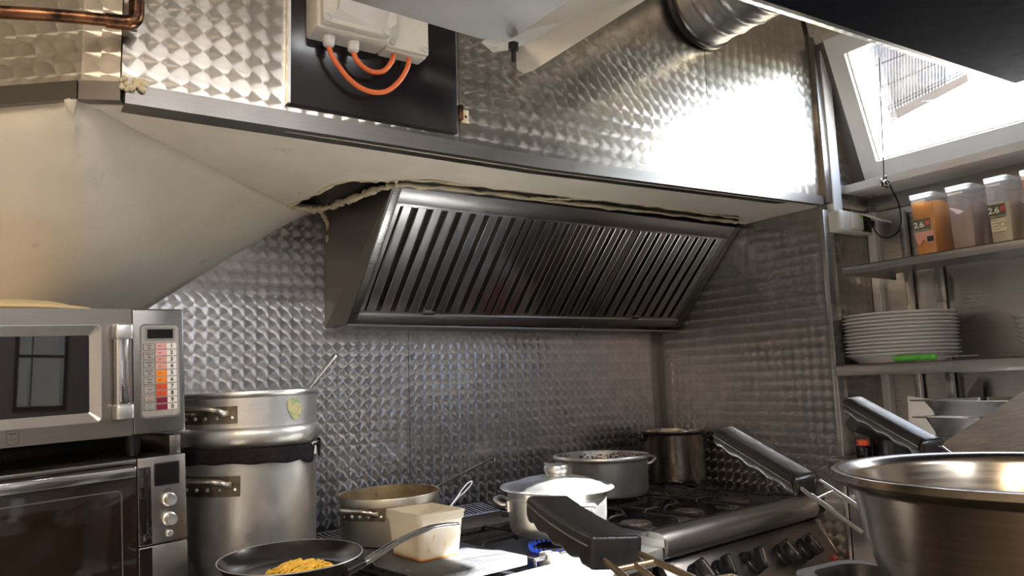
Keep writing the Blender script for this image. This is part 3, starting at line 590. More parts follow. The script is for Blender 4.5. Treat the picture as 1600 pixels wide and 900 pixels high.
bp = solo(MB().box(0.535, 0.980, YF - 0.014, YF - 0.001, 2.044, 2.75, 0.001), 'black_board', M['black_gloss'], 'glossy black board on the upper wall behind the grey switch boxes', 'board')
MB().box(0.530, 0.536, YF - 0.018, YF - 0.001, 2.044, 2.75).build('edge_strip', M['alu'], bp)
def screw_at(p, parent, r=0.008):
    f = Matrix.Translation(p) @ RX(math.radians(90))
    MB(f).lathe([(r * 1.25, 0.0), (r * 1.25, 0.003), (r, 0.003), (r, 0.001), (r * 0.9, 0.0018), (0.0001, 0.002)], 16).box(-r * .8, r * .8, -0.0008, 0.0008, 0.0015, 0.0024).build('screw', M['gland'], parent)
jb = thing('junction_box', 'large grey plastic switch box with two cable glands on the black board', 'switch box', (0.66, YF - 0.014, 2.20))
MB().box(0.572, 0.752, 1.606, 1.686, 2.208, 2.36, 0.006, 3).build('body', M['grey_plastic'], jb)
MB().box(0.580, 0.744, 1.588, 1.608, 2.214, 2.36, 0.003).build('lid_rim', M['grey_plastic'], jb)
MB().prism([(0.590, 1.590, 2.222), (0.734, 1.590, 2.222), (0.756, 1.575, 2.245), (0.752, 1.575, 2.36), (0.622, 1.575, 2.36), (0.612, 1.575, 2.245)], (0, 0.012, 0)).build('lid', M['gland'], jb)
for x_ in (0.589, 0.736): screw_at((x_, 1.587, 2.224), jb)
ring = MB()
for (y_, z_, r) in ((1.66, 2.262, .011), (1.66, 2.30, .016), (1.63, 2.30, .010)):
    ring.lathe([(r, 0), (r + .0012, .0006), (r + .0024, 0)], 20, TR(0.5715, y_, z_) @ RY(math.radians(-90)))
ring.build('knockout', M['grey_plastic'], jb)
def gland(x_, y_, z_):
    g = MB(TR(x_, y_, z_)).lathe([(0.0001, -0.031), (0.008, -0.031), (0.013, -0.026), (0.0145, -0.012), (0.0145, -0.006), (0.0115, -0.005)], 14).lathe([(0.0115, -.006), (0.0165, -0.0055), (0.0165, 0.001), (0.0001, 0.001)], 6).build('cable_gland', M['gland'], jb)
gland(0.612, 1.640, 2.209); gland(0.672, 1.640, 2.209)
js = thing('junction_box', 'small grey junction box partly behind the large switch box', 'switch box', (0.80, YF - 0.014, 2.20))
MB().box(0.7535, 0.868, 1.640, 1.686, 2.206, 2.36, 0.005, 3).build('body', M['grey_plastic'], js)
MB().box(0.7535, 0.868, 1.628, 1.641, 2.210, 2.36, 0.003).build('lid', M['grey_plastic'], js)
for x_ in (0.768, 0.858): screw_at((x_, 1.627, 2.222), js, 0.006)
def cable(pts, label):
    solo(MB().tube(sm(pts, 8), 0.0062, 12), 'orange_cable', M['orange'], label, 'cable', 'orange cables between the switch boxes', 60)
cable([(0.612, 1.640, 2.180), (0.622, 1.640, 2.155), (0.660, 1.640, 2.112), (0.705, 1.642, 2.092), (0.755, 1.646, 2.100), (0.795, 1.652, 2.135), (0.822, 1.657, 2.180), (0.828, 1.66, 2.210)], 'outer orange cable hanging in the deepest loop under the switch boxes')
cable([(0.672, 1.640, 2.180), (0.684, 1.640, 2.158), (0.715, 1.643, 2.143), (0.752, 1.648, 2.152), (0.778, 1.654, 2.185), (0.786, 1.658, 2.212)], 'inner orange cable in the shallow loop under the switch boxes')
# bracket where two sheets meet
pk = thing('wall_clip', 'small rusty clip with a screw on the seam beside the black board', 'clip', (1.0, YF - .002, 2.10))
MB().box(0.988, 1.000, YF - 0.012, YF, 2.085, 2.125).build('clip_plate', M['copper'], pk)
MB().box(0.998, 1.020, YF - 0.008, YF, 2.078, 2.115, .002).build('washer', M['foam'], pk)
MB(TR(1.009, YF - 0.008, 2.096) @ RX(math.radians(90))).lathe([(0.0001, 0.002), (0.003, 0.002), (0.004, 0)], 12).build('screw', M['dark'], pk)

# spiral duct leaving the upper wall
DU = basis((1.955, YF - 0.012, 2.665), (1, 0, 0), (0, 0, 1), (0, -1, 0.0)); DR = 0.152
du = thing('spiral_duct', 'galvanised spiral duct coming out of the upper wall', 'duct', DU)
n_t, L_, seg, vs = 9, 0.95, 72, []
prof = []
steps = 9 * 14
rows = []
for j in range(steps + 1):
    row = []
    for i in range(seg + 1):
        a = 2 * math.pi * i / seg; zz = L_ * j / steps
        ph = (zz / 0.085 - i / seg) % 1.0
        rr = DR + (0.0055 * math.exp(-((ph - 0.5) / 0.055) ** 2)) + 0.0016 * math.exp(-((ph - 0.2) / 0.04) ** 2) + 0.0016 * math.exp(-((ph - 0.8) / 0.04) ** 2)
        row.append(Vector((rr * math.cos(a), rr * math.sin(a), zz)))
    rows.append(row)
MB(DU).grid(rows).build('duct_wall', M['galv'], du, 60)
MB(DU).lathe([(DR + .001, 0.0), (DR + .013, 0.0), (DR + .013, 0.016), (DR + .001, 0.018)], 72).build('collar', M['black'], du)

# black canopy filling the top right corner
CZ = 2.30
ca_, cb_ = at(1205, 4, z=CZ), at(1588, 130, z=CZ)
ed = (cb_ - ca_).normalized(); en = Vector((ed.y, -ed.x, 0)); en = en if en.y < 0 else -en
a0 = ca_ - ed * 0.25
cv = [a0, cb_, cb_ + en * 1.25, a0 + en * 1.25]
cn = thing('extraction_canopy', 'black extraction canopy with a bright perled lip in the top right corner', 'canopy', cv[0])
MB().prism([Vector((p.x, p.y, CZ)) for p in cv], (0, 0, 0.17)).build('underside', M['canopy'], cn)
lip = [a0 - en * 0.002, cb_ - en * 0.002]
MB().prism([lip[0], lip[1], lip[1] - en * .016 + Vector((0, 0, .002)), lip[0] - en * .016 + Vector((0, 0, .002))], Vector((0, 0, .05))).build('dark_edge', M['steel_dark'], cn)
M['perl_lip'] = mat_perled('engine_turned_lip', (ed.x, ed.y), 0.040, False, (0.66, 0.66, 0.66), 0.3)
MB().prism([lip[0] - en * .016 + Vector((0, 0, .002)), lip[1] - en * .016 + Vector((0, 0, .002)), lip[1] - en * .046 + Vector((0, 0, .014)), lip[0] - en * .046 + Vector((0, 0, .014))], Vector((0, 0, .05)) - en * .001).build('lip', M['perl_lip'], cn)

# out-of-focus steel shelf hanging at the top
hs = thing('hanging_shelf', 'pale steel shelf with a folded bracket hanging at the top of the picture', 'shelf', (0.55, 0.80, 1.87))
P1, P2, P3, P4 = at(520, -8, z=1.885), at(748, 60, z=1.872), at(790, 66, z=1.870), at(890, 0, z=1.87)
P5, P6 = at(1080, -140, z=1.87), at(480, -200, z=1.885)
MB().prism([P1, P2, P3, P4, P5, P6], (0, 0, 0.006)).build('tray', M['shelf_grey'], hs)
def dp(px, py, d): return at(px, py, d=d)
MB().hexa([dp(752, 66, 1.16), dp(792, 67, 1.16), dp(910, -10, 1.09), dp(860, -20, 1.09), dp(770, 82, 1.18), dp(800, 78, 1.18), dp(1015, -12, 1.13), dp(1000, -30, 1.13)]).build('channel', M['grey_plastic'], hs)
MB().prism([dp(806, 82, 1.15), dp(810, 110, 1.15), dp(818, 115, 1.15), dp(832, 111, 1.15), dp(1040, -20, 1.14), dp(1000, -20, 1.14)], AY * 0.004).build('bracket_flange', M['grey_plastic'], hs)
MB(along(dp(802, 72, 1.14), (0, 0, 1))).lathe([(0.0001, -.024), (.004, -.024), (.004, -.006), (.008, -.006), (.008, .004), (.0001, .004)], 6).build('bolt', M['dark'], hs)

# ================================================================ extractor hood
hd = thing('extractor_hood', 'stainless extractor hood with slanted baffle filters over the stove', 'hood', (1.77, 2.3, 1.61))
HX0, HX1 = 0.985, XA - 0.004
ht, hbv = (2.085, 1.998), (2.462, 1.612)      # front top edge and front bottom edge (y, z)
zr = lambda x, z: z + 0.012 * (x - HX0) / (HX1 - HX0) * (1 if z < 1.8 else 1.6)
MB().hexa([(0.955, YW - .002, 1.610), (HX0 - .003, hbv[0] + .002, 1.609), (HX0, hbv[0], hbv[1]), (HX0, YW - .002, 1.608), (0.955, YW - .002, 2.035), (HX0 - .003, ht[0] + .002, ht[1] + .001), (HX0, ht[0], ht[1] + .002), (HX0, YW - .002, 2.035)]).build('side_panel', M['steel_dark'], hd)
MB().hexa([(HX1 - .006, YW - .002, 1.625), (HX1 - .006, hbv[0], hbv[1] + .012), (HX1, hbv[0], hbv[1] + .012), (HX1, YW - .002, 1.625), (HX1 - .006, YW - .002, 2.03), (HX1 - .006, ht[0], ht[1] + .02), (HX1, ht[0], ht[1] + .02), (HX1, YW - .002, 2.03)]).build('side_panel', M['steel_dark'], hd)
# face frame: x along the hood, y up the slope, z out of the face
fd = Vector((0, ht[0] - hbv[0], ht[1] - hbv[1])); FL = fd.length; fd.normalize()
tilt_ = math.atan2(0.012, HX1 - HX0)
fx_ = Vector((math.cos(tilt_), 0, math.sin(tilt_))); fz_ = fx_.cross(fd); fy_ = fz_.cross(fx_)
HF = basis((HX0, hbv[0], hbv[1]), fx_, fd, fz_); HW = HX1 - HX0
if fz_.y > 0: fz_ = -fz_
def hbox(mb, x0, x1, y0, y1, z0, z1, bev=0.0): return mb.box(x0, x1, y0, y1, z0, z1, bev)
sgn = 1 if (HF.to_3x3() @ Vector((0, 0, 1))).y < 0 else -1
def hz(a, b): return (a, b) if sgn > 0 else (-b, -a)
MB(HF).box(0, HW, -0.001, 0.040, *hz(-.02, 0.002), 0.001).build('lower_rail', M['steel_h'], hd)
MB(HF).box(0, HW, FL - 0.058, FL, *hz(-.02, 0.002), 0.001).build('upper_rail', M['steel_h'], hd)
MB(HF).box(0, 0.026, 0.0, FL, *hz(-.021, 0.003), 0.001).build('end_rail', M['steel'], hd)
MB(HF).box(HW - 0.03, HW, 0.0, FL, *hz(-.021, 0.003), 0.001).build('end_rail', M['steel_dark'], hd)
MB(HF).box(0.0, HW, 0.0, FL, *hz(-.075, -.068)).build('back_sheet', M['dark'], hd)
MB().box(HX0, HX1, hbv[0], YW - .003, 1.603, 1.609).build('drip_tray', M['steel_dark'], hd)
fx0, fx1 = 0.030, HW - 0.032; fwid = (fx1 - fx0) / 3
slat_me = None
for k in range(3):
    x0, x1 = fx0 + k * fwid, fx0 + (k + 1) * fwid
    fl = MB(HF); zz = hz(-.030, -.004)
    fl.box(x0, x0 + .014, .040, FL - .058, *zz).box(x1 - .014, x1, .040, FL - .058, *zz).box(x0, x1, .040, .052, *zz).box(x0, x1, FL - .070, FL - .058, *zz)
    flt = fl.build('baffle_filter', M['baffle'], hd)
    n = 9; pit = (fwid - 0.022) / n
    for i in range(n):
        xs = x0 + 0.011 + pit * (i + 0.5)
        prof = []
        w = pit * 0.315
        for (px_, pz_) in ((-w, -.020), (-w, -.003), (-w + .002, -.001), (-w + .0035, -.0025), (w - .0035, -.0025), (w - .002, -.001), (w, -.003), (w, -.020), (w - .0015, -.020), (w - .0015, -.005), (-w + .0015, -.005), (-w + .0015, -.020)):
            prof.append((xs + px_, .050, pz_ * sgn))
        if slat_me is None:
            o = MB(HF).prism(prof, (0, FL - .118, 0)).build('baffle_slat', M['baffle'], flt, 15); slat_me = o.data; xs0 = xs
        else:
            o = bpy.data.objects.new('baffle_slat', slat_me); COL.objects.link(o); o.parent = flt; WM[o.name] = WM[flt.name].copy()
            o.location = fx_ * (xs - xs0)
        # inner row of channels seen in the gaps
    ib = MB(HF)
    for i in range(n + 1):
        xs = x0 + 0.011 + pit * i
        ib.box(xs - pit * .02, xs + pit * .16, .045, FL - .063, *hz(-.024, -.022))
    ib.build('inner_baffle', M['inner_baffle'], flt)
    if k != 1:
        xm = x0 + (0.26 if k == 0 else 0.24); MB(HF).box(xm - .022, xm + .022, .044, .058, *hz(-.004, .004), .002).build('filter_grip', M['steel_dark'], flt)
# ================================================================ microwave and oven on the left
KA = math.radians(8.4)
K = frame((1.63, 1.68, 0), KA)              # u to the right along the stove, v to the back
def rrect(x0, x1, z0, z1, r, n=4):
    out = []
    for cx, cz, a in ((x1 - r, z1 - r, 0), (x0 + r, z1 - r, 90), (x0 + r, z0 + r, 180), (x1 - r, z0 + r, 270)):
        for k in range(n + 1):
            t = math.radians(a + 90 * k / n); out.append((cx + r * math.cos(t), cz + r * math.sin(t)))
    return out
def ring(mb, o, i, yo, yi):
    """bevelled frame between two outlines with equal point counts at depths yo and yi (local xz outlines)"""
    n = len(o); vs = [(x, yo, z) for x, z in o] + [(x, yi, z) for x, z in i]
    return mb.add(vs, [(k, (k + 1) % n, n + (k + 1) % n, n + k) for k in range(n)])
MF = frame((.376, 1.943, 1.304), math.radians(8.8), .04)
mw = thing('microwave', 'stainless microwave with a keypad and dark door on top of the oven', 'microwave', MF)
MB(MF).box(-0.520, 0.0, 0.012, 0.40, 0.0, 0.284, 0.004).build('casing', M['steel_dark'], mw)
wo, wi = rrect(-.475, -.179, .036, .248, .010), rrect(-.452, -.201, .057, .226, .004)
n_ = len(wo)
door = MB(MF)
dout = rrect(-.520, -.1155, 0.0, .284, .004)
door.add([(x, 0.0, z) for x, z in dout] + [(x, 0.0, z) for x, z in wo], [(k, (k + 1) % n_, n_ + (k + 1) % n_, n_ + k) for k in range(n_)])
ring(door, dout, dout, 0.0, 0.012)
dr = door.build('door', M['steel_warm'], mw)
wf = MB(MF); ring(wf, wo, [(x * 1.0, z) for x, z in rrect(-.476, -.178, .035, .249, .010)], 0.0, -0.002); ring(wf, rrect(-.476, -.178, .035, .249, .010), rrect(-.474, -.180, .037, .247, .010), -0.002, -0.002)
ring(wf, rrect(-.474, -.180, .037, .247, .010), wi, -0.002, 0.008); wf.build('window_frame', M['steel_h'], dr)
MB(MF).prism([(x, 0.008, z) for x, z in wi], (0, 0.002, 0)).build('door_glass', M['glass_black'], dr)
hb_ = MB(MF)
hb_.box(-.158, -.128, -.034, -.010, .050, .236, .008, 3); h = hb_.build('door_handle', M['chrome'], mw)
for z0, z1 in ((.213, .249), (.037, .072)):
    MB(MF).box(-.160, -.1225, -.040, 0.0, z0, z1, .006, 3).build('handle_mount', M['alu_white'], h)
cpn = MB(MF).box(-.1145, 0.0, 0.0, 0.014, 0.0, .284, .004, 3).build('control_panel', M['steel_dark'], mw)
MB(MF).prism([(x, -0.003, z) for x, z in rrect(-.0995, -.0105, .034, .249, .010)], (0, .004, 0)).build('keypad_rim', M['polished'], cpn)
MB(MF).prism([(x, -0.0036, z) for x, z in rrect(-.0960, -.0140, .038, .245, .008)], (0, .004, 0)).build('keypad', M['keypad'], cpn)
MB(MF).prism([(x, -0.0046, z) for x, z in rrect(-.0885, -.0225, .2105, .241, .003)], (0, .003, 0)).build('display_rim', M['key'], cpn)
MB(MF).box(-.0835, -.0270, -.0052, -.003, .2155, .2365).build('display', M['screen'], cpn)
kcol = ['pink1', 'pink1', 'pink2', 'pink2', 'key_or', 'key_or', 'key_red', 'key_red', 'key_mar', 'key_mar']
FRONT = MF @ RX(math.radians(90))       # lettering plane on the front
def ftext(body, x, z, size, mat, par, y=-0.0057, sx=1.0, bold=0.0):
    return text(body, 'lettering', M[mat], par, MF @ TR(x, y, z) @ RX(math.radians(90)), size, depth=0.0002, bold=bold, sx=sx)
zt, zb = .2040, .0490; ph = (zt - zb) / 10
for k in range(10):
    z1 = zt - ph * k; z0 = z1 - ph * .82
    MB(MF).box(-.0655, -.0415, -.0050, -.003, z0, z1).build('colour_key', M[kcol[k]], cpn)
    MB(MF).box(-.0413, -.0200, -.0050, -.003, z0, z1).build('number_key', M['white'], cpn)
    ftext('1234567890'[k], -.0307, (z0 + z1) / 2, .0125, 'ink', cpn, bold=.0003)
    MB(MF).box(-.0600, -.0545, -.0053, -.0045, (z0 + z1) / 2 - .0007, (z0 + z1) / 2 + .0007).build('key_mark', M['ink'], cpn)
pk8 = (zt - zb) / 8
for k, (a, b, mt) in enumerate((('Hold', '0%', 'ink'), ('Defrost', '20%', 'ink'), ('Medium', '50%', 'ink'), ('Med-Hi', '70%', 'ink'), ('Time', 'Entry', 'ink'), ('X2', '', 'ink'), ('O', 'Stop', 'key_or'), ('O', 'Start', 'teal'))):
    z1 = zt - pk8 * k; z0 = z1 - pk8 * .84
    MB(MF).box(-.0925, -.0680, -.0046, -.003, z0, z1).build('key_edge', M['ink'], cpn)
    MB(MF).box(-.0918, -.0687, -.0050, -.003, z0 + .0007, z1 - .0007).build('function_key', M['keypad'], cpn)
    zc = (z0 + z1) / 2
    if b:
        ftext(a, -.0802, zc + .0034, .0050, mt, cpn); ftext(b, -.0802, zc - .0032, .0050, mt, cpn)
    else: ftext(a, -.0802, zc, .0055, mt, cpn)
lg = MB(MF)
sh = [(-.3550, .0335), (-.3340, .0335), (-.3340, .0080), (-.3445, .0035), (-.3550, .0080)]
for (xa, za), (xb, zb_) in zip(sh, sh[1:] + sh[:1]): lg.tube([(xa, 0.0, za), (xb, 0.0, zb_)], .0005, 5)
lg.box(-.3515, -.3375, -.0005, .0, .0255, .0275).box(-.3515, -.3375, -.0005, .0, .0150, .0156)
lg.build('maker_badge', M['ink'], dr)
for (xx, yy) in ((-.105, .035), (-.47, .035), (-.105, .36), (-.47, .36)):
    MB(MF).lathe([(.0001, -.047), (.012, -.047), (.016, -.035), (.018, 0.0)], 16, TR(xx, yy, 0)).build('foot', M['black'], mw)
# lid lying on the microwave
solo(MB(MF @ TR(-.345, .215, .285)).lathe([(.205, 0.0), (.210, .004), (.200, .012), (.17, .016), (.14, .026), (.08, .032), (.0001, .034), (.0001, .029), (.14, .021), (.198, .006), (.205, 0.0)], 64), 'plastic_platter', M['cream_lid'], 'yellowed round plastic platter lying face down on top of the microwave', 'platter')

OV = frame((.395, 1.90, 1.30), math.radians(9.5), .045)
oz = -.046
ov = thing('oven', 'stainless bench oven with two knobs and a brown glass door under the microwave', 'oven', OV)
MB(OV).box(-.60, -.030, .014, .45, -.372, oz, .003).build('casing', M['steel_warm'], ov)
MB(OV).box(-.054, -.030, .030, .44, oz, -.003, .001).build('side_bracket', M['steel_warm'], ov)
MB(OV).box(-.60, -.1365, 0.0, .014, -.0525, oz + .002, .002).build('top_rail', M['steel_warm'], ov)
MB(OV).box(-.58, -.06, .33, .44, oz, -.014, .002).build('gap_shade_block', M['black_matt'], ov)  # added black block standing in for the shade under the microwave
od = MB(OV).box(-.60, -.1365, 0.0, .014, -.360, -.0545, .002).build('door', M['glass_brown'], ov)
MB(OV).box(-.60, -.1385, -.012, -.004, -.082, -.0585, .003).box(-.60, -.15, -.006, .002, -.079, -.062).build('door_handle', M['polished'], od)
dw = MB(OV); ring(dw, rrect(-.56, -.165, -.315, -.105, .012), rrect(-.557, -.168, -.312, -.108, .012), -.0008, -.0008); dw.build('glass_line', M['steel_dark'], od)
cpo = MB(OV).box(-.1335, -.030, 0.0, .014, -.2330, oz + .002, .003).build('control_panel', M['steel_warm'], ov)
MB(OV).box(-.1320, -.1050, -.0010, .004, -.2310, -.064, .002).build('glass_strip', M['glass_black'], cpo)
MB(OV).box(-.0990, -.0440, -.0015, .004, -.1090, -.0585, .001).build('display_rim', M['black'], cpo)
MB(OV).box(-.0965, -.0465, -.0020, .003, -.1065, -.0610).build('display', M['screen'], cpo)
for zk in (-.1405, -.1830):
    MB(OV @ TR(-.069, 0, zk) @ RX(math.radians(90))).lathe([(.0150, 0), (.0150, .004), (.0120, .006), (.0120, .019), (.0112, .021), (.0001, .0205)], 32).build('knob', M['alu_white'], cpo)
MB(OV @ TR(-.069, 0, -.2150) @ RX(math.radians(90))).lathe([(.0078, 0), (.0078, .004), (.006, .0055), (.0001, .0055)], 24).build('button', M['alu_white'], cpo)
sy = MB(OV)
sy.tube([(-.076, -.0003, -.1170), (-.066, -.0003, -.1165)], .0005, 5).tube([(-.066, -.0003, -.1165), (-.0655, -.0003, -.1245)], .0005, 5).tube(sm([(-.080, -.0003, -.1215), (-.075, -.0003, -.1195), (-.070, -.0003, -.1215), (-.075, -.0003, -.1235)], 4, True), .0005, 5, True)
sy.build('knob_symbol', M['ink'], cpo)
MB(OV).box(-.1335, -.030, 0.0, .014, -.360, -.2355, .002).build('lower_panel', M['steel_warm'], ov)
MB(OV).box(-.1320, -.1060, -.001, .004, -.358, -.2375).build('lower_glass_strip', M['glass_black'], ov)
ct = thing('work_counter', 'steel counter carrying the oven and microwave', 'counter', (-.2, 2.2, 0))
MB(K).box(-2.45, -1.245, .02, .80, .86, .897, .003).build('worktop', M['steel_h'], ct)
for x_ in (-2.41, -1.29):
    for y_ in (.07, .75): MB(K).box(x_ - .02, x_ + .02, y_ - .02, y_ + .02, 0, .86).build('leg', M['steel'], ct)

# ================================================================ the two stoves
def kp(u, v, z): return K @ Vector((u, v, z))
ls = thing('stove', 'old black stove with a white sunlit front rail and stained slabs', 'stove', K @ TR(-.6, .4, 0))
LX = -1.235
MB(K).box(LX, -.012, .03, .875, 0.12, .880, .004).build('body', M['steel_dark'], ls)
MB(K).box(LX, -.012, .02, .880, .880, .890).build('burner_pan', M['enamel_black'], ls)
MB(K).box(LX, -.004, -.004, .105, .858, .905, .004, 3).build('front_rail', M['rail'], ls)
MB(K).box(LX, -.765, .105, .878, .888, .915, .002).build('black_top', M['enamel_black'], ls)
for u_ in (LX + .05, -.06):
    for v_ in (.08, .82): MB(K).box(u_ - .03, u_ + .03, v_ - .03, v_ + .03, 0, .12).build('leg', M['black'], ls)
def vent(parent, u0, u1, v0, v1, z0, z1, n):
    f = MB(K); L = u1 - u0; th = .0045
    f.hexa([(u0, v0, z0 - .03), (u1, v0, z0 - .03), (u1, v0 + .012, z0 - .03), (u0, v0 + .012, z0 - .03), (u0, v0, z0), (u1, v0, z0), (u1, v0 + .012, z0 + .003), (u0, v0 + .012, z0 + .003)])
    f.box(u0, u1, v1 - .01, v1, z1 - .012, z1)
    for i in range(n + 1):
        u = u0 + L * i / n; w = L / n * .20
        f.hexa([(u - w, v0 + .010, z0 - .003), (u + w, v0 + .010, z0 - .003), (u + w - .010, v1 - .008, z1 - .004), (u - w - .010, v1 - .008, z1 - .004),
                (u - w, v0 + .010, z0 + .002), (u + w, v0 + .010, z0 + .002), (u + w - .010, v1 - .008, z1), (u - w - .010, v1 - .008, z1)])
    o = f.build('vent_grille', M['steel_dark'], parent)
    MB(K).box(u0, u1, v0, v1, .90, z0 - .03).build('vent_base', M['dark'], parent)
vent(ls, -.735, -.36, .765, .872, .925, .938, 21)
vent(ls, -.355, -.016, .690, .800, .946, .966, 19)
MB(K).box(-.43, -.016, .60, .69, .888, .925).build('burner_bridge', M['burnt'], ls)
def grate(parent, u0, u1, v0, v1, z, r=.006, name='grate'):
    uc, vc = (u0 + u1) / 2, (v0 + v1) / 2; g = MB(K)
    g.tube([(u0, v0, z - .018), (u1, v0, z - .018), (u1, v1, z - .018), (u0, v1, z - .018)], r, 6, True)
    for (a, b) in (((u0, vc), (uc - .045, vc)), ((u1, vc), (uc + .045, vc)), ((uc, v0), (uc, vc - .045)), ((uc, v1), (uc, vc + .045))):
        a, b = Vector((*a, 0)), Vector((*b, 0)); d = (b - a).normalized()
        g.tube([a + Vector((0, 0, z - .018)), a + Vector((0, 0, z - .004)) + d * .008, a + Vector((0, 0, z)) + d * .022, b + Vector((0, 0, z)) - d * .012, b + Vector((0, 0, z - .010))], r * .85, 6)
    for (a, b) in ((u0, v0), (u1, v0), (u0, v1), (u1, v1)): g.tube([(a, b, z - .018), (a, b, z - .048)], r, 6)
    return g.build(name, M['black_matt'], parent, 60)
def burner(parent, u, v, z, R=.052, mat='burnt'):
    b = MB(K @ TR(u, v, z)); b.lathe([(R * 1.5, -.008), (R * 1.45, .0), (R * 1.05, .006), (R, .016), (R * .93, .022), (R * .3, .026), (.0001, .026)], 40)
    for k in range(24):
        a = 2 * math.pi * k / 24; b.box(R * .96, R * 1.08, -.0022, .0022, .007, .018, xf=RZ(a))
    return b.build('burner', M[mat], parent)
# burner under the lidded pot
grate(ls, -.40, -.03, .12, .56, .938)
bb_ = burner(ls, -.20, .24, .892, .062)
fl = MB(K)
for k in range(30):
    a = 2 * math.pi * k / 30 ; fl.lathe([(.0045, 0), (.0050, .005), (.0030, .012), (.0004, .018)], 8, TR(-.20 + .072 * math.cos(a), .24 + .072 * math.sin(a), .903) @ RZ(a) @ RY(math.radians(28)))
stuff(fl.build('flame_ring', M['flame'], ls, 60))
random.seed(11)
tray = MB(K).box(-.335, -.02, .106, .140, .889, .918, .003).box(-.355, -.32, .104, .150, .889, .930, .003)
bm = bmesh.new()
tray.build('scorched_ledge', M['ash'], ls)
grate(ls, -1.18, -.80, .12, .42, .966)
burner(ls, -.99, .27, .918)

# stained slabs covering the left burners
s1 = solo(MB(K).box(-.765, -.435, .108, .438, .9152, .940, .004), 'stove_slab', M['slab'], 'front charred slab carrying the plastic tub and the frying pan handle', 'slab', 'charred slabs on the left stove')
s2 = solo(MB(K).box(-.775, -.440, .444, .762, .9152, .940, .004), 'stove_slab', M['slab'], 'rear charred slab under the wide open pot by the wall', 'slab', 'charred slabs on the left stove')

rs = thing('gas_range', 'wide gas range with a rounded steel front and black knobs', 'stove', K @ TR(.46, .4, 0))
RW = .918
MB(K).box(0, RW, .05, .86, .10, .898, .003).build('body', M['steel_dark'], rs)
MB(K).box(0.004, RW - .004, .05, .80, .898, .906).build('burner_pan', M['enamel_black'], rs)
prof = [(.060, .944), (.030, .944)] + [(.022 - .040 * math.sin(a), .904 + .040 * math.cos(a)) for a in [math.radians(q) for q in range(0, 181, 15)]] + [(.060, .864)]
MB(K).prism([(0, v, z) for v, z in prof], (RW, 0, 0)).build('rounded_front', M['steel_h'], rs, 40)
for u_ in (0, RW - .012): MB(K).box(u_, u_ + .012, .05, .84, .898, .940).build('side_rim', M['steel_h'], rs)
MB(K).box(-.006, -.001, -.01, .12, .905, .930).build('side_clip', M['steel'], rs)
MB(K).box(.004, RW - .004, .02, .05, .800, .866).build('shadow_rail', M['black_gloss'], rs)
# sloping knob panel
PN = basis(kp(0, -.018, .838), (math.cos(KA), math.sin(KA), 0), Vector((-math.sin(KA) * -.30, math.cos(KA) * -.30, -1)).normalized() * -1, (0, 0, 1))
px_ = Vector((math.cos(KA), math.sin(KA), 0)); pdn = (Vector((math.sin(KA), -math.cos(KA), 0)) * .70 + Vector((0, 0, -1))).normalized(); pn_ = pdn.cross(px_)
if pn_.y > 0: pn_ = -pn_
# local axes of the panel: x along, y up the panel, z out
PN = basis(kp(0, .012, .858), px_, -pdn, pn_)
if PN.to_3x3().determinant() < 0: print('PN left handed')
def on_panel_x(px, py):
    r = to_world(Vector((px - 800, py - 450, F_PX))).normalized(); n = PN.to_3x3() @ Vector((0, 0, 1)); p0 = PN.translation
    q = CAM + r * ((p0 - CAM).dot(n) / r.dot(n)); return (PN.inverted() @ q).x
SX = on_panel_x(1304, 845); print('seam', SX, on_panel_x(1304, 871), on_panel_x(1325, 885))
SX = .935
pmb = MB(PN).box(0, SX - .0015, -.30, 0, -.03, 0, .003).build('knob_panel', M['steel_warm'], rs)
MB(PN).box(SX + .0015, RW + .032, -.30, 0, -.03, 0, .003).build('end_panel', M['perl_up'], rs)
MB(K).box(0, RW, .045, .10, .20, .60).build('oven_door', M['steel_h'], rs)
def on_panel(px, py, h=0.0):
    r = to_world(Vector((px - 800, py - 450, F_PX))).normalized(); n = PN.to_3x3() @ Vector((0, 0, 1)); p0 = PN @ Vector((0, 0, h))
    q = CAM + r * ((p0 - CAM).dot(n) / r.dot(n)); return PN.inverted() @ q
for k, (px, py, rot) in enumerate(((1094, 897, 10), (1131, 891, -20), (1181, 877, -30), (1226, 865, 14), (1262, 855, 18))):
    q = on_panel(px, py, .015); kf = PN @ TR(q.x, q.y, 0) @ RZ(math.radians(rot)) @ Matrix.Scale(1.25, 4)
    kn = MB(kf).lathe([(.0001, 0), (.030, 0), (.030, .006), (.0285, .011), (.026, .013), (.0245, .022), (.0001, .024)], 32).build('knob', M['black'], rs)
    gp = []
    for z_, w_ in ((.018, 1.0), (.034, .92), (.044, .62)):
        gp.append([(.0125 * w_ * sx_k, y_k, z_) for sx_k, y_k in ((-.55, -.030), (-1, -.010), (-1, .012), (-.45, .029), (.45, .029), (1, .012), (1, -.010), (.55, -.030))])
    MB(kf).add([q_ for r_k in gp for q_ in r_k], [(8 * a + i, 8 * a + (i + 1) % 8, 8 * a + 8 + (i + 1) % 8, 8 * a + 8 + i) for a in range(2) for i in range(8)] + [tuple(range(16, 24))]).build('knob_grip', M['knob_black'], kn, 50)
    MB(kf).hexa([(-.0035, -.020, .044), (.0035, -.020, .044), (.0035, .022, .044), (-.0035, .022, .044), (-.003, -.019, .0452), (.003, -.019, .0452), (.003, .021, .0452), (-.003, .021, .0452)]).build('knob_stripe', M['polished'], kn)
    for a_k in (0, 150, 210): MB(kf @ RZ(math.radians(a_k))).box(-.0012, .0012, .0268, .0295, .0058, .0068).build('dial_mark', M['white'], kn)
q = on_panel(1160, 872); MB(PN @ TR(q.x, q.y, 0)).lathe([(.016, 0), (.016, .010), (.012, .018), (.0001, .019)], 24).build('ignition_button', M['black'], rs)
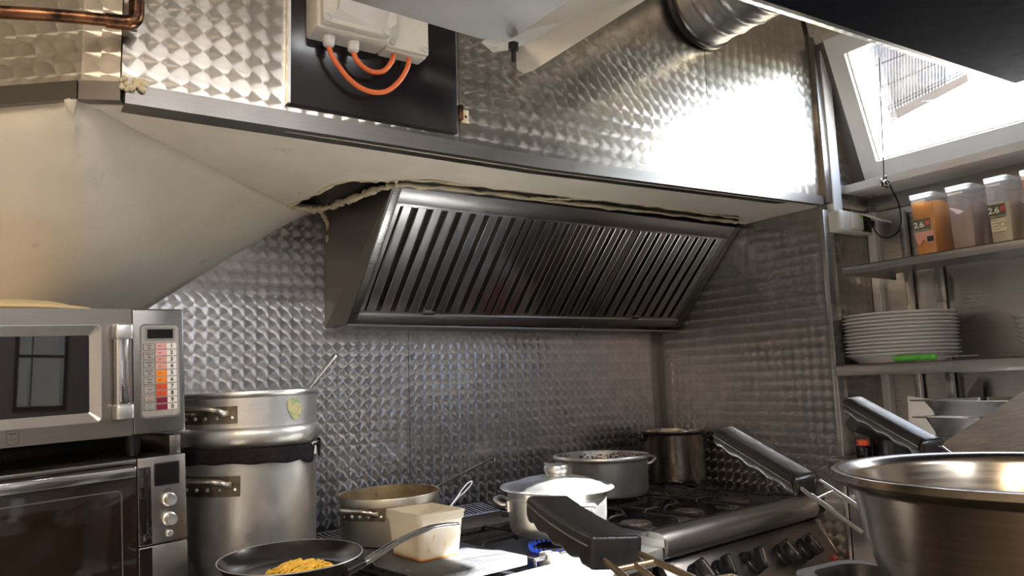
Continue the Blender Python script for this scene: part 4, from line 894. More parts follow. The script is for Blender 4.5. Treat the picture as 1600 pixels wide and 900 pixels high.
q = on_panel(1049, 886); ce = MB(PN @ TR(q.x, q.y, 0)).box(-.016, .016, -.011, .011, 0, .0008).build('rating_sticker', M['white'], rs)
text('CE', 'lettering', M['ink'], ce, PN @ TR(q.x - .006, q.y, .001), .015, depth=.0002)
for k in range(4): MB(PN @ TR(q.x, q.y, 0)).box(.004, .013, -.006 + k * .0035, -.0045 + k * .0035, .0008, .0012).build('small_print', M['key'], ce)
q = on_panel(1304, 871); q.x = min(q.x, .912); rl = MB(PN @ TR(q.x, q.y, 0)).box(-.019, .019, -.011, .011, 0, .004, .001).build('red_plate', M['red'], rs)
for k in range(3): MB(PN @ TR(q.x, q.y, 0)).box(-.014, .014 - .004 * k, -.006 + k * .005, -.0035 + k * .005, .004, .0046).build('small_print', M['pink1'], rl)
# grates and burners: three columns, two rows
for ci in range(3):
    for ri in range(2):
        u0 = .022 + ci * .294; v0 = .052 + ri * .375
        grate(rs, u0, u0 + .278, v0, v0 + .355, .962, .0055)
        burner(rs, u0 + .139, v0 + .178, .910, .050)
# ================================================================ pots and pans
def loop_handle(m, w, out, drop, r, mat, parent, plate=True, pmat=None, ph=.022, curve=.0):
    """riveted bow handle. m: frame on the pot wall (x sideways, y outwards, z up)"""
    pts = [(-w, -.002, 0), (-w, out * .35, drop * .1), (-w * .88, out * .8, drop * .7), (-w * .55, out, drop), (0, out * 1.04, drop), (w * .55, out, drop), (w * .88, out * .8, drop * .7), (w, out * .35, drop * .1), (w, -.002, 0)]
    h = MB(m).tube(sm(pts, 4), r, 10).build('handle', M[mat], parent, 60)
    if plate:
        pb = MB(m)
        for i in range(7):
            x0 = -w - .02 + (2 * w + .04) * i / 7; x1 = -w - .02 + (2 * w + .04) * (i + 1) / 7
            y0, y1 = -curve * x0 * x0, -curve * x1 * x1
            pb.hexa([(x0, y0 - .003, -ph), (x1, y1 - .003, -ph), (x1, y1 + .004, -ph), (x0, y0 + .004, -ph), (x0, y0 - .003, ph * .7), (x1, y1 - .003, ph * .7), (x1, y1 + .004, ph * .7), (x0, y0 + .004, ph * .7)])
        pb.build('handle_plate', M[pmat or mat], h)
        for xx in (-w * .55, 0.0, w * .55, w + .010, -w - .010):
            MB(m @ TR(xx, .003 - curve * xx * xx, -ph * .45) @ RX(math.radians(-90))).lathe([(.006, 0), (.0055, .003), (.003, .005), (.0001, .0055)], 12).build('rivet', M['alu'], h)
    return h
def wallf(c, R, ang, z):
    """frame on the wall of a round pot: y outwards at angle ang"""
    a = math.radians(ang); d = Vector((math.cos(a), math.sin(a), 0))
    return basis((c[0] + d.x * R, c[1] + d.y * R, z), (-d.y, d.x, 0), d, (0, 0, 1)) @ Matrix.Diagonal((-1, 1, 1, 1)) if False else basis((c[0] + d.x * R, c[1] + d.y * R, z), (d.y, -d.x, 0), d, (0, 0, 1))

# tall stockpot with a wide pot standing on it
C1 = (.598, 2.215)
sp = thing('stockpot', 'tall dull aluminium stockpot at the bottom of the pot tower', 'pot', (*C1, .9155))
MB(TR(*C1, .9155)).lathe([(.0001, 0), (.165, 0), (.175, .008), (.1775, .03), (.1785, .285), (.181, .300), (.184, .312), (.184, .318), (.180, .320), (.176, .312), (.174, .03), (.16, .012), (.0001, .010)], 96).build('pot_wall', M['alu'], sp)
loop_handle(wallf(C1, .179, 221, 1.157), .060, .042, .012, .0085, 'handle_steel', sp, pmat='stained_plate', ph=.030, curve=2.5)
loop_handle(wallf(C1, .179, 41, 1.157), .060, .042, .012, .0085, 'handle_steel', sp, pmat='stained_plate', ph=.030, curve=2.5)
up = thing('saucepot', 'wide aluminium pot with a bulging foot and torn sticker, top of the pot tower', 'pot', (*C1, 1.2365))
TL = TR(*C1, 1.2365) @ RY(math.radians(-1.0))
MB(TL).lathe([(.0001, 0), (.150, 0), (.168, .004), (.180, .012), (.188, .028), (.190, .044), (.186, .056), (.1805, .062), (.180, .068), (.1805, .138), (.185, .142), (.187, .148), (.185, .154), (.180, .155), (.176, .150), (.175, .065), (.165, .015), (.0001, .010)], 96).build('pot_wall', M['alu'], up)
loop_handle(TL @ TR(-C1[0], -C1[1], -1.2365) @ wallf(C1, .181, 219, 1.337), .060, .044, .014, .0085, 'handle_steel', up, pmat='stained_plate', ph=.026, curve=2.5)
loop_handle(TL @ TR(-C1[0], -C1[1], -1.2365) @ wallf(C1, .181, 39, 1.337), .060, .044, .014, .0085, 'handle_steel', up, pmat='stained_plate', ph=.026, curve=2.5)
random.seed(2)
st_ = MB(TL); ang0 = math.radians(-66); pts = []
for k in range(22):
    a = 2 * math.pi * k / 22; rx = (.028 + .006 * math.sin(3 * a)) * random.uniform(.75, 1.1); rz_ = .030 * random.uniform(.85, 1.08)
    if 0.2 < a < 1.0: rx *= .6
    pts.append((ang0 + rx * math.cos(a) / .181, .104 + rz_ * math.sin(a)))
n_ = len(pts)
st_.add([(.1818 * math.cos(a), .1818 * math.sin(a), z) for a, z in pts] + [(.1822 * math.cos(ang0), .1822 * math.sin(ang0), .104)], [(k, (k + 1) % n_, n_) for k in range(n_)])
st_.build('torn_sticker', M['sticker'], up)['label'] = 'torn yellow and green paper sticker'
# black cloth strip wrapped between the two pots
cl = MB(); rows = []
for j in range(6):
    row = []
    for i in range(73):
        a = math.radians(170 + 200 * i / 72); t = j / 5
        deg = 170 + 200 * i / 72; zt_ = 1.244
        rag = .026 + .002 * math.sin(4 * a + 1) + .0015 * math.sin(13 * a)
        if 296 < deg < 314: rag += .010 * math.sin(math.pi * (deg - 296) / 18) + .004 * math.sin(deg * 2)
        if 314 <= deg < 321: rag = -.008
        if deg >= 321: rag = max(-.004, .026 - .030 * (deg - 321) / 40); zt_ = 1.244 + .010 * min(1, (deg - 321) / 20)
        z_ = zt_ - (rag + .012) * t; rr = .186 + .004 * t + .003 * math.sin(9 * a + 2 * t)
        row.append(Vector((C1[0] + rr * math.cos(a), C1[1] + rr * math.sin(a), z_)))
    rows.append(row)
o = solo(cl.grid(rows), 'cloth_strip', M['cloth'], 'ragged black cloth strip wrapped between the two stacked pots', 'cloth', None, 60)
md = o.modifiers.new('thick', 'SOLIDIFY'); md.thickness = .003; md.offset = 1
MB(TR(0, 0, 0)).box(-.012, .012, -.002, .002, -.016, .016, xf=basis((C1[0] + .1875 * math.cos(math.radians(317)), C1[1] + .1875 * math.sin(math.radians(317)), 1.232), (math.sin(math.radians(-43)) * -1, math.cos(math.radians(-43)), 0), (math.cos(math.radians(-43)), math.sin(math.radians(-43)), 0), (0, 0, 1))).build('white_tag', M['white'], o)
# ladle standing in the upper pot
a_, b_ = at(484, 606, y=2.27), at(524, 556, y=2.30); d_ = (b_ - a_)
ld = thing('ladle', 'dark-stained steel ladle handle rising from the upper stacked pot', 'ladle', a_ - d_ * 1.0)
MB().tube([a_ - d_ * 1.0, a_, a_ + d_ * .5, a_ + d_ * .85, b_, b_ + d_ * .03], [.006, .0065, .0075, .0095, .0085, .004], 12, ry=[.002, .002, .002, .0022, .0022, .0015], up=(0, 1, 0)).build('handle', M['handle_steel'], ld, 60)
MB().tube(sm([a_ + d_ * .88 + AX * .003, a_ + d_ * .97 + AX * .003, b_ + d_ * .0 - AX * .003, a_ + d_ * .88 - AX * .003], 4, True), .0015, 6, True).build('hang_loop', M['chrome'], ld, 60)
MB(Matrix.Translation(a_ - d_ * 1.0 + Vector((0.0, -.03, .0)))).lathe([(.0001, -.035), (.025, -.028), (.040, -.01), (.044, .01), (.042, .01), (.037, -.008), (.0001, -.031)], 24).build('bowl', M['handle_steel'], ld)

# open pot on the rear slab
C2 = K @ Vector((-.540, .596, 0)); c2 = (C2.x, C2.y)
p2 = thing('cooking_pot', 'wide open aluminium pot with a brown burnt inside on the rear slab', 'pot', (*c2, .9402))
T2 = TR(*c2, .9402) @ RY(math.radians(-1.6)) @ RX(math.radians(.6))
MB(T2).lathe([(.0001, .002), (.135, .002), (.146, .008), (.1485, .02), (.1485, .114), (.1500, .116), (.1500, .136), (.1490, .1385), (.1468, .137), (.1455, .02)], 80).build('pot_wall', M['alu_stain'], p2)
MB(T2).lathe([(.1466, .136), (.1452, .10), (.1445, .025), (.13, .014), (.0001, .012)], 80).build('burnt_inside', M['pot_inside'], p2)
loop_handle(T2 @ TR(-c2[0], -c2[1], -.9402) @ wallf(c2, .1495, 212, 1.040), .052, .040, .014, .0075, 'handle_steel', p2, pmat='stained_plate', ph=.020, curve=3)
loop_handle(T2 @ TR(-c2[0], -c2[1], -.9402) @ wallf(c2, .1495, 32, 1.040), .052, .040, .014, .0075, 'handle_steel', p2, pmat='stained_plate', ph=.020, curve=3)
a_, b_ = at(664, 770, y=2.22), at(770, 716, y=2.50)
d_ = b_ - a_
sk = thing('skimmer', 'thin long steel skimmer handle leaning out of the open pot', 'ladle', a_ - d_ * .42)
MB().tube([a_ - d_ * .42, a_, a_ + d_ * .6, b_], .0036, 10).build('handle', M['handle_steel'], sk, 60)
MB().tube(sm([b_, b_ + Vector((.010, .012, .008)), b_ + Vector((.016, .014, -.004)), b_ + Vector((.012, .008, -.016))], 4), .003, 8).build('hook', M['chrome'], sk, 60)
MB(Matrix.Translation(a_ - d_ * .42)).lathe([(.0001, -.004), (.035, -.002), (.05, .006), (.048, .007), (.034, .0), (.0001, -.002)], 24).build('disc', M['handle_steel'], sk)

# plastic tub with a spoon
TB = K @ TR(-.600, .335, .9405) @ RZ(math.radians(-3))
tb = thing('plastic_tub', 'translucent plastic tub stained orange, standing on the front slab', 'tub', TB)
def tapered(mb, w0, d0, w1, d1, z0, z1, r, n=5):
    a = rrect(-w0, w0, -d0, d0, r, n); b = rrect(-w1, w1, -d1, d1, r * 1.15, n); k = len(a)
    return mb.add([(x, y, z0) for x, y in a] + [(x, y, z1) for x, y in b], [(i, (i + 1) % k, k + (i + 1) % k, k + i) for i in range(k)])
mb = MB(TB); W0, D0, W1, D1, HH = .062, .072, .071, .083, .118
tapered(mb, W0, D0, W1, D1, 0, HH - .022, .012); tapered(mb, W1 + .003, D1 + .003, W1 + .004, D1 + .004, HH - .022, HH, .014); tapered(mb, W1, D1, W1 + .003, D1 + .003, HH - .022, HH - .022 + .0001, .014)
mb.prism([(x, y, 0) for x, y in rrect(-W0, W0, -D0, D0, .012, 5)], (0, 0, .002))
tapered(mb, W0 - .002, D0 - .002, W1 - .002, D1 - .002, .002, HH, .011)
mb.build('tub_wall', M['frosted'], tb, 30)
lip_ = MB(TB); ol, il = rrect(-W1 - .006, W1 + .006, -D1 - .006, D1 + .006, .016, 5), rrect(-W1 + .002, W1 - .002, -D1 + .002, D1 - .002, .012, 5); k_ = len(ol)
lip_.add([(x, y, HH) for x, y in ol] + [(x, y, HH + .002) for x, y in il] + [(x, y, HH - .005) for x, y in ol], [(i, (i + 1) % k_, k_ + (i + 1) % k_, k_ + i) for i in range(k_)] + [(i, 2 * k_ + i, 2 * k_ + (i + 1) % k_, (i + 1) % k_) for i in range(k_)])
lip_.build('rim', M['frosted'], tb, 30)
M['oil'] = mat_plain('orange_oil_residue', (0.62, 0.26, 0.05), 0.3, 0, 0.3, 20, 0.05)
MB(TB).prism([(x, y, .0022) for x, y in rrect(-W0 + .003, W0 - .003, -D0 + .003, D0 - .003, .010, 5)], (0, 0, .006)).build('oil_residue', M['oil'], tb)
ob_ = MB(TB); tapered(ob_, W0 + .0006, D0 + .0006, W0 + .0014, D0 + .0012, .0003, .004, .012); ob_.build('oil_line', M['oil'], tb, 30)
M['stain'] = mat_plain('brown_oil_stain', (0.62, 0.42, 0.20), 0.4, 0, 0.3, 40, 0.05)
random.seed(8); sb = MB(TB)
for side in range(2):
    for k in range(5):
        t = random.uniform(-.7, .7); zz = random.uniform(.010, .06); h_ = random.uniform(.006, .016); w_ = random.uniform(.001, .0025)
        f = zz / (HH - .022); ww, dd = W0 + (W1 - W0) * f, D0 + (D1 - D0) * f
        o_ = [(-w_, 0), (-w_ * .5, h_ * .5), (0, h_), (w_, h_ * .4), (w_ * .6, -h_ * .2), (0, -h_ * .6)]
        if side == 0: sb.prism([(t * W0 + a, -dd - .0006 - b * (D1 - D0) / HH, zz + b) for a, b in o_], (0, .0004, 0))
        else: sb.prism([(-ww - .0006 - b * (W1 - W0) / HH, t * D0 + a, zz + b) for a, b in o_], (.0004, 0, 0))
stuff(sb.build('oil_stain', M['stain'], tb))
a_, b_ = at(700, 797, y=2.02), at(735, 753, y=2.06); d_ = b_ - a_
spn = thing('spoon', 'polished steel spoon with a pierced handle standing in the plastic tub', 'spoon', a_ - d_ * 1.1)
MB().tube([a_ - d_ * 1.1, a_, a_ + d_ * .4, a_ + d_ * .5], [.004, .0045, .006, .007], 10, ry=[.0016] * 4, up=(0, 1, 0)).build('handle', M['chrome'], spn, 60)
sx_ = Vector((.83, 0, 0)).normalized()
MB().tube(sm([a_ + d_ * .48, a_ + d_ * .62 - sx_ * .008, a_ + d_ * .92 - sx_ * .009, a_ + d_ * 1.02, a_ + d_ * .92 + sx_ * .009, a_ + d_ * .62 + sx_ * .008], 5, True), .0030, 8, True).build('hang_loop', M['chrome'], spn, 60)
MB(Matrix.Translation(a_ - d_ * 1.1)).lathe([(.0001, -.010), (.014, -.007), (.020, .0), (.018, .0), (.0001, -.008)], 20, sy=1.0).build('bowl', M['chrome'], spn)

# frying pan with noodles
FP = K @ TR(-1.027, .258, .9745) @ RY(math.radians(-1.5)) @ RX(math.radians(1.0))
fp = thing('frying_pan', 'black non-stick frying pan with a long steel handle at the front left', 'pan', FP)
MB(FP).lathe([(.0001, 0), (.112, 0), (.126, .005), (.148, .024), (.1570, .038), (.1595, .040), (.1595, .042), (.1560, .0415), (.146, .025), (.124, .008), (.112, .005), (.0001, .0045)], 88).build('pan_body', M['nonstick'], fp)
MB(FP).lathe([(.1580, .0405), (.1597, .0405), (.1601, .0422), (.1592, .0430), (.1577, .0425)], 88).build('worn_rim', M['alu'], fp)
he = [at(560, 882, d=1.67), at(580, 872, d=1.68), at(620, 847, d=1.72), at(665, 827, d=1.76), at(690, 821, d=1.79), at(715, 819, d=1.82)]
he = sm(he, 5); nh = len(he)
MB().tube(he, [.0105 + .0015 * math.sin(math.pi * i / nh) - .006 * max(0, (i / nh - .75) * 4) ** 2 * .8 for i in range(nh)], 14, ry=[.0075 - .003 * i / nh for i in range(nh)]).build('handle', M['polished'], fp, 60)
q_ = FP @ Vector((.145, .01, .032))
MB().tube([he[0] + (he[0] - he[4]).normalized() * .028, he[0], he[3]], [.016, .013, .0115], 12, ry=[.012, .010, .009]).build('handle_socket', M['nonstick'], fp, 60)
random.seed(21)
nd = MB(FP)
for k in range(85):
    r0 = .058 * math.sqrt(random.random()); a0 = random.uniform(0, 6.28); c = Vector((-.005 + r0 * math.cos(a0), -.055 + r0 * math.sin(a0), 0))
    rr = random.uniform(.012, .036); ph_ = random.uniform(0, 6.28); tl_a = random.uniform(-.4, .4); pts = []
    span = random.uniform(2.2, 5.5)
    for j in range(9):
        a = ph_ + span * j / 8; p = c + Vector((rr * math.cos(a), rr * .8 * math.sin(a), 0))
        dd = math.hypot(p.x + .005, p.y + .055); base = .010 + .024 * max(0, 1 - (dd / .085) ** 2)
        p.z = base + random.uniform(-.003, .003) + .004 * math.sin(a * 1.5 + tl_a); pts.append(p)
    nd.tube(sm(pts, 2), .0026, 6)
o = solo(nd, 'noodles', M['noodle'], 'heap of yellow noodles in the frying pan', 'noodles', None, 60); stuff(o)

# lidded pot over the flame
CL = K @ Vector((-.165, .260, 0)); cl_ = (CL.x, CL.y)
lp = thing('lidded_pot', 'pale aluminium pot with a domed lid and round knob, lit by the sun', 'pot', (*cl_, .9437))
T3 = TR(*cl_, .9437)
MB(T3).lathe([(.0001, 0), (.122, 0), (.138, .005), (.145, .018), (.1475, .032), (.1485, .104), (.1500, .106), (.1500, .120), (.1515, .124), (.1515, .128), (.1470, .128), (.1450, .03), (.0001, .006)], 88).build('pot_wall', M['alu_white'], lp)
ldm = MB(T3 @ TR(0, 0, .129) @ RX(math.radians(1.5)))
ldm.lathe([(.144, -.004), (.1670, .001), (.1725, .004), (.1710, .0065), (.157, .004), (.147, .006), (.136, .014), (.104, .026), (.064, .034), (.030, .0375), (.0001, .038)], 88)
ldo = ldm.build('lid', M['alu_white'], lp)
MB(T3 @ TR(0, 0, .166)).lathe([(.030, 0), (.031, .004), (.030, .006), (.033, .007), (.0375, .016), (.0375, .024), (.034, .031), (.018, .035), (.0001, .0355)], 48).build('lid_knob', M['alu_white'], ldo)
loop_handle(T3 @ TR(-cl_[0], -cl_[1], -.9437) @ wallf(cl_, .1495, 270 - 16, 1.030), .048, .036, .012, .0075, 'alu_white', lp, pmat='alu', ph=.018, curve=3)
loop_handle(T3 @ TR(-cl_[0], -cl_[1], -.9437) @ wallf(cl_, .1495, 90 - 16 + 60, 1.030), .048, .036, .012, .0075, 'alu_white', lp, pmat='alu', ph=.018, curve=3)

# pot of red sauce
C3 = K @ Vector((.385, .563, 0)); c3 = (C3.x, C3.y)
p3 = thing('sauce_pot', 'aluminium pot of dark red sauce with a thick rolled rim at the back', 'pot', (*c3, .9672))
T4 = TR(*c3, .9672)
MB(T4).lathe([(.0001, 0), (.150, 0), (.166, .006), (.172, .020), (.173, .122), (.1755, .129), (.1800, .132), (.1830, .137), (.1830, .143), (.1795, .148), (.1740, .149), (.1705, .145), (.1690, .02), (.0001, .006)], 88).build('pot_wall', M['alu'], p3)
random.seed(5); sc = MB(T4); sc.lathe([(.1690, .116), (.10, .120), (.05, .117), (.0001, .119)], 40)
for k in range(170):
    a = random.uniform(-.5, 3.4); sc.lathe([(.0001, -.003), (random.uniform(.002, .005), 0), (.0001, .003)], 5, T4.inverted() @ T4 @ TR(.1675 * math.cos(a), .1675 * math.sin(a), .118 + random.random() ** 2 * .022))
stuff(sc.build('red_sauce', M['sauce'], p3))
for an in (-10, 170):
    m_ = wallf(c3, .174, an, 1.070)
    loop_handle(m_, .040, .052, .022, .0075, 'handle_steel', p3, pmat='alu', ph=.017, curve=3)

# tall pot with dark handles in the corner
c4_ = (2.399, 2.378)
p4 = thing('tall_pot', 'tall brownish steel pot with black handles in the far corner', 'pot', (*c4_, .9672))
T5 = TR(*c4_, .9672)
M['pot_brown'] = mat_steel('browned_pot_steel', (0.46, 0.40, 0.33), 0.26, (60, 60, 3), 0.03, 0.5)
MB(T5).lathe([(.0001, 0), (.115, 0), (.123, .006), (.126, .018), (.127, .197), (.131, .204), (.132, .209), (.130, .213), (.126, .210), (.1245, .19), (.123, .02), (.0001, .006)], 88).build('pot_wall', M['pot_brown'], p4)
MB(T5).lathe([(.1272, .196), (.1285, .198), (.1315, .203), (.1325, .202), (.128, .193)], 88).build('dark_rim', M['black'], p4)
for an in (-30, 150):
    m_ = wallf(c4_, .127, an, 1.148)
    hd_ = MB(m_).box(-.022, .022, 0, .012, -.016, .016, .003).build('handle_mount', M['black'], p4)
    MB(m_).tube([(-.030, .008, 0), (-.034, .030, .006), (0, .052, .012), (.034, .030, .006), (.030, .008, 0)], .009, 10, ry=.007).build('handle', M['black'], p4, 60)
# ================================================================ shelves by the window
def shelf(name, label, y1, z0, z1, x0=2.50):
    s = thing(name, label, 'shelf', (2.69, .6, z0))
    MB().box(x0, XN - .032, -.9, y1, z1 - .004, z1, .001).box(x0, x0 + .006, -.9, y1, z0, z1, .001).box(x0 + .006, x0 + .03, -.9, y1, z0, z0 + .003).box(x0, XN - .032, y1 - .004, y1, z0, z1).build('shelf_board', M['steel_h'], s)
    for y_ in (1.43, .35):
        MB().box(XN - .05, XN - .034, y_ - .014, y_ + .014, z0 - .10, z0, .002).build('bracket', M['steel'], s)
    for y_ in ():
        MB().prism([(XN - .034, y_, z0 - .11), (XN - .034, y_, z1 - .006), (2.56, y_, z1 - .006), (2.56, y_, z1 - .02)], (0, .004, 0)).build('bracket', M['steel'], s)
    return s
shelf('upper_shelf', 'upper steel wall shelf carrying the plastic food tubs', 1.600, 1.739, 1.767)
shelf('lower_shelf', 'lower steel wall shelf carrying the white plates', 1.657, 1.381, 1.421)
for y_ in (1.555, 1.44):
    rp = MB().box(XN - .030, XN - .012, y_ - .012, y_ + .012, 1.12, 2.0, .002)
    o = solo(rp, 'shelf_rail', M['steel'], 'upright steel shelf rail nearest the corner post' if y_ > 1.5 else 'second upright steel shelf rail from the corner post', 'rail', 'shelf rails on the window wall')

# food tubs
def food_tub(bl, bm_, wd, top, dep, pmat, levels, label, big):
    """bl, bm_: photo pixels of the front foot corners; the tub stands on the upper shelf"""
    xf_ = 2.522
    y0, y1 = at(*bl, x=xf_).y, at(*bm_, x=xf_).y
    m = basis((xf_, y0, 1.7672), (0, -1, 0), (1, 0, 0), (0, 0, 1)); m = basis((xf_, y0, 1.7672), (0, -1, 0), (1, 0, 0), (0, 0, 1))
    w = y0 - y1; t = thing('food_tub', label, 'tub', TR(xf_ + dep / 2, (y0 + y1) / 2, 1.7672), 'clear food tubs on the upper shelf')
    def P(u, v, z): k = 1 + .20 * z / .22; return Vector((xf_ + dep / 2 + (v - .5) * dep * (1 + .06 * z / .22), y0 - w / 2 - (u - .5) * w * k, 1.7672 + z))
    H_ = .192
    def shell(mb, z0, z1, g, r=.16, n=4, cap=False):
        o = rrect(0, 1, 0, 1, r, n); k = len(o)
        def Q(x, y, z): a = P(x, y, z); c = P(.5, .5, z); return c + (a - c) * (1 - g)
        vs = [Q(x, y, z0) for x, y in o] + [Q(x, y, z1) for x, y in o]
        mb.add(vs, [(i, (i + 1) % k, k + (i + 1) % k, k + i) for i in range(k)])
        if cap: mb.add([Q(x, y, z0) for x, y in o], [tuple(range(k))])
        return o, Q
    mb = MB(); shell(mb, 0, H_, 0, cap=True); mb.build('tub_wall', M['tub'], t, 40)
    # contents: a heap with an uneven surface
    pm = MB(); o, Q = None, None
    oo = rrect(0, 1, 0, 1, .16, 4); k = len(oo); bot = []; topv = []
    def Q(x, y, z, g): a = P(x, y, z); c = P(.5, .5, z); return c + (a - c) * (1 - g)
    def lev(x, y):
        L = levels; i = min(len(L) - 2, int(x * (len(L) - 1))); f = x * (len(L) - 1) - i
        return L[i] * (1 - f) + L[i + 1] * f + .004 * math.sin(9 * y + 5 * x)
    N = 28; ol_ = []
    for i in range(N):     # resample outline finely
        s_ = i / N * 4; e = int(s_); f = s_ - e
        q = [(f, 0), (1, f), (1 - f, 1), (0, 1 - f)][e]; ol_.append((.03 + .94 * q[0], .03 + .94 * q[1]))
    pm.add([Q(x, y, .003, .05) for x, y in ol_] + [Q(x, y, lev(x, y), .05) for x, y in ol_] + [Q(.5, .5, lev(.5, .5) + .006, .05), Q(.5, .5, .003, .05)],
           [(i, (i + 1) % N, N + (i + 1) % N, N + i) for i in range(N)] + [(N + i, N + (i + 1) % N, 2 * N) for i in range(N)] + [((i + 1) % N, i, 2 * N + 1) for i in range(N)])
    stuff(pm.build('powder', M[pmat], t, 30))
    lm = MB(); shell(lm, H_ - .004, H_ + .012, -.035); ro = rrect(0, 1, 0, 1, .16, 4)
    lm.add([Q(x, y, H_ + .012, -.035) for x, y in ro] , [tuple(range(len(ro)))])
    lm.build('lid', M['tub'], t, 40)
    hm = MB(); a = P(.16, 0, H_ - .014) + Vector((-.004, 0, 0)); b = P(.70, 0, H_ - .014) + Vector((-.004, 0, 0)); hm.tube([a, b], .0035, 8); hm.build('lid_clip', M['frosted'], t)
    if big:
        def fr_(u, z): return P(u, 0, z) + Vector((-.0012, 0, 0))
        c = fr_(.46, .085); ex_ = (fr_(.9, .085) - fr_(.1, .085)).normalized(); ez_ = (fr_(.46, .15) - fr_(.46, .02)).normalized()
        F = basis(c, ex_, ez_, ex_.cross(ez_))
        s = w / .085
        lb = MB(F).box(-.034 * s, .034 * s, .000, .034, -.0003, .0003).build('label', M['green_dark'], t)
        text('2.6', 'lettering', M['white'], lb, F @ TR(-.013 * s, .015, .0006), .026, depth=.0002, bold=.0006)
        text('L', 'lettering', M['white'], lb, F @ TR(.008 * s, .013, .0006), .014, depth=.0002)
        MB(F).box(.014 * s, .030 * s, .008, .030, .0003, .0007).build('label_picture', M['red'], lb)
        for k_ in range(3): MB(F).box(.016 * s + .005 * k_, .018 * s + .005 * k_, .012, .026, .0007, .0010).build('picture_line', M['pink1'], lb)
        MB(F).box(-.034 * s, .034 * s, -.006, -.001, -.0003, .0003).build('label_strip', M['key'], t)
        if big == 1:
            random.seed(3)
            l2 = MB(F); l2.prism([(-.028, -.008, 0), (.034, -.008, 0), (.034, -.048, 0), (.010, -.046, 0), (.002, -.034, 0), (-.006, -.040, 0), (-.014, -.052, 0), (-.022, -.040, 0)], (0, 0, .0004)); o = l2.build('torn_label', M['pink2'], t); o['label'] = 'torn remains of a printed label'
            MB(F).box(.012, .033, -.044, -.026, .0004, .0008).build('label_block', M['ink'], t)
        else:
            MB(F).box(-.028 * s, .030 * s, -.050, -.010, -.0003, .0003).build('lower_label', M['powder_c'], t)
            for k_ in range(4): MB(F).box(-.024 * s, (.000 + .006 * (k_ % 2)) * s, -.016 - .009 * k_, -.0145 - .009 * k_, .0003, .0006).build('small_print', M['green_dark'], t)
            MB(F).lathe([(.009, 0), (.009, .0006), (.0075, .0006), (.0075, 0)], 20, TR(.016 * s, -.030, .0002)).build('print_ring', M['green_dark'], t)
    return t
food_tub((1431, 399), (1464, 393), 0, 0, .17, 'powder_o', [.176, .177, .179], 'clear food tub full of orange powder, leftmost on the upper shelf', 1)
food_tub((1488, 391), (1524, 385), 0, 0, .17, 'powder_p', [.140, .108, .122, .150], 'clear food tub of pinkish brown powder with an uneven top', 0)
food_tub((1549, 383), (1583, 377), 0, 0, .17, 'powder_c', [.125, .126, .128], 'clear food tub half full of cream powder', 2)
food_tub((1606, 374), (1640, 369), 0, 0, .17, 'powder_r', [.19, .19, .19], 'clear food tub of reddish powder cut by the right picture edge', 0)

# plates
def plate(m, label, R, h, foot, grp):
    t = MB(m).lathe([(.0001, .003), (foot, .003), (foot, 0), (foot + .006, 0), (foot + .010, .005), (R * .92, h * .78), (R, h), (R + .001, h + .002), (R - .002, h + .003), (R * .90, h * .82 + .002), (foot, .007), (.0001, .006)], 72)
    o = t.build('dinner_plate', M['plate'], None, 40)
    o.data.transform(m.inverted()); o.matrix_world = m; WM[o.name] = m.copy()
    return tag(o, label, 'plate', grp)
ords = ['lowest', 'second from the bottom', 'third from the bottom', 'fourth from the bottom', 'fifth from the bottom', 'sixth from the bottom', 'sixth from the top', 'fifth from the top', 'fourth from the top', 'third from the top', 'second from the top', 'topmost']
PX, PY = 2.676, 1.505
p0_ = plate(TR(PX, PY, 1.4212), 'white china plate, lowest of the tall stack on the lower shelf', .186, .030, .135, 'white plates in the tall stack')
for k in range(1, 12):
    c = p0_.copy(); COL.objects.link(c); c.location = (PX + random.uniform(-.002, .002), PY + random.uniform(-.002, .002), 1.4212 + .0127 * k)
    c['label'] = 'white china plate, %s in the tall stack on the lower shelf' % ords[k]
q0_ = plate(TR(2.66, .958, 1.4212), 'white plate, lowest of the stack cut by the right picture edge', .150, .050, .075, 'white plates in the right stack')
for k, nm in enumerate(('second from the bottom', 'third from the bottom', 'third from the top', 'second from the top', 'topmost')):
    c = q0_.copy(); COL.objects.link(c); c.location = (2.66, .958 + .003 * k, 1.4212 + .0150 * (k + 1)); c['label'] = 'white plate, %s of the stack cut by the right picture edge' % nm

# knife with a green handle
ka, kb, kc = at(1398, 563, z=1.430), at(1464, 562, z=1.430), at(1530, 561, z=1.430)
ka, kb, kc = Vector((2.514, at(1398, 563, x=2.514).y, 1.4212)), Vector((2.516, at(1464, 563, x=2.516).y, 1.4215)), Vector((2.55, at(1530, 563, x=2.55).y, 1.4215))
kn_ = thing('kitchen_knife', 'kitchen knife with a bumpy green handle in front of the plates', 'knife', ka)
P_ = [ka.lerp(kb, i / 24) + Vector((0, 0, .0115)) for i in range(25)]
MB().tube(P_, [.009 if i in (0, 24) else .0115 + .0018 * math.cos(i * 1.15) for i in range(25)], 12, ry=[.008 if i in (0, 24) else .0100 + .0014 * math.cos(i * 1.15) for i in range(25)]).build('handle', M['green'], kn_, 60)
dk = (kc - kb).normalized(); sk_ = Vector((dk.y, -dk.x, 0)); sk_ = sk_ if sk_.x > 0 else -sk_
MB().prism([kb - dk * .004 + Vector((0, 0, .0095)), kc + Vector((0, 0, .0095)) , kc - dk * .02 + sk_ * .018 + Vector((0, 0, .0095)), kb + sk_ * .026 + Vector((0, 0, .0095))], (0, 0, .002)).build('blade', M['steel_dark'], kn_)

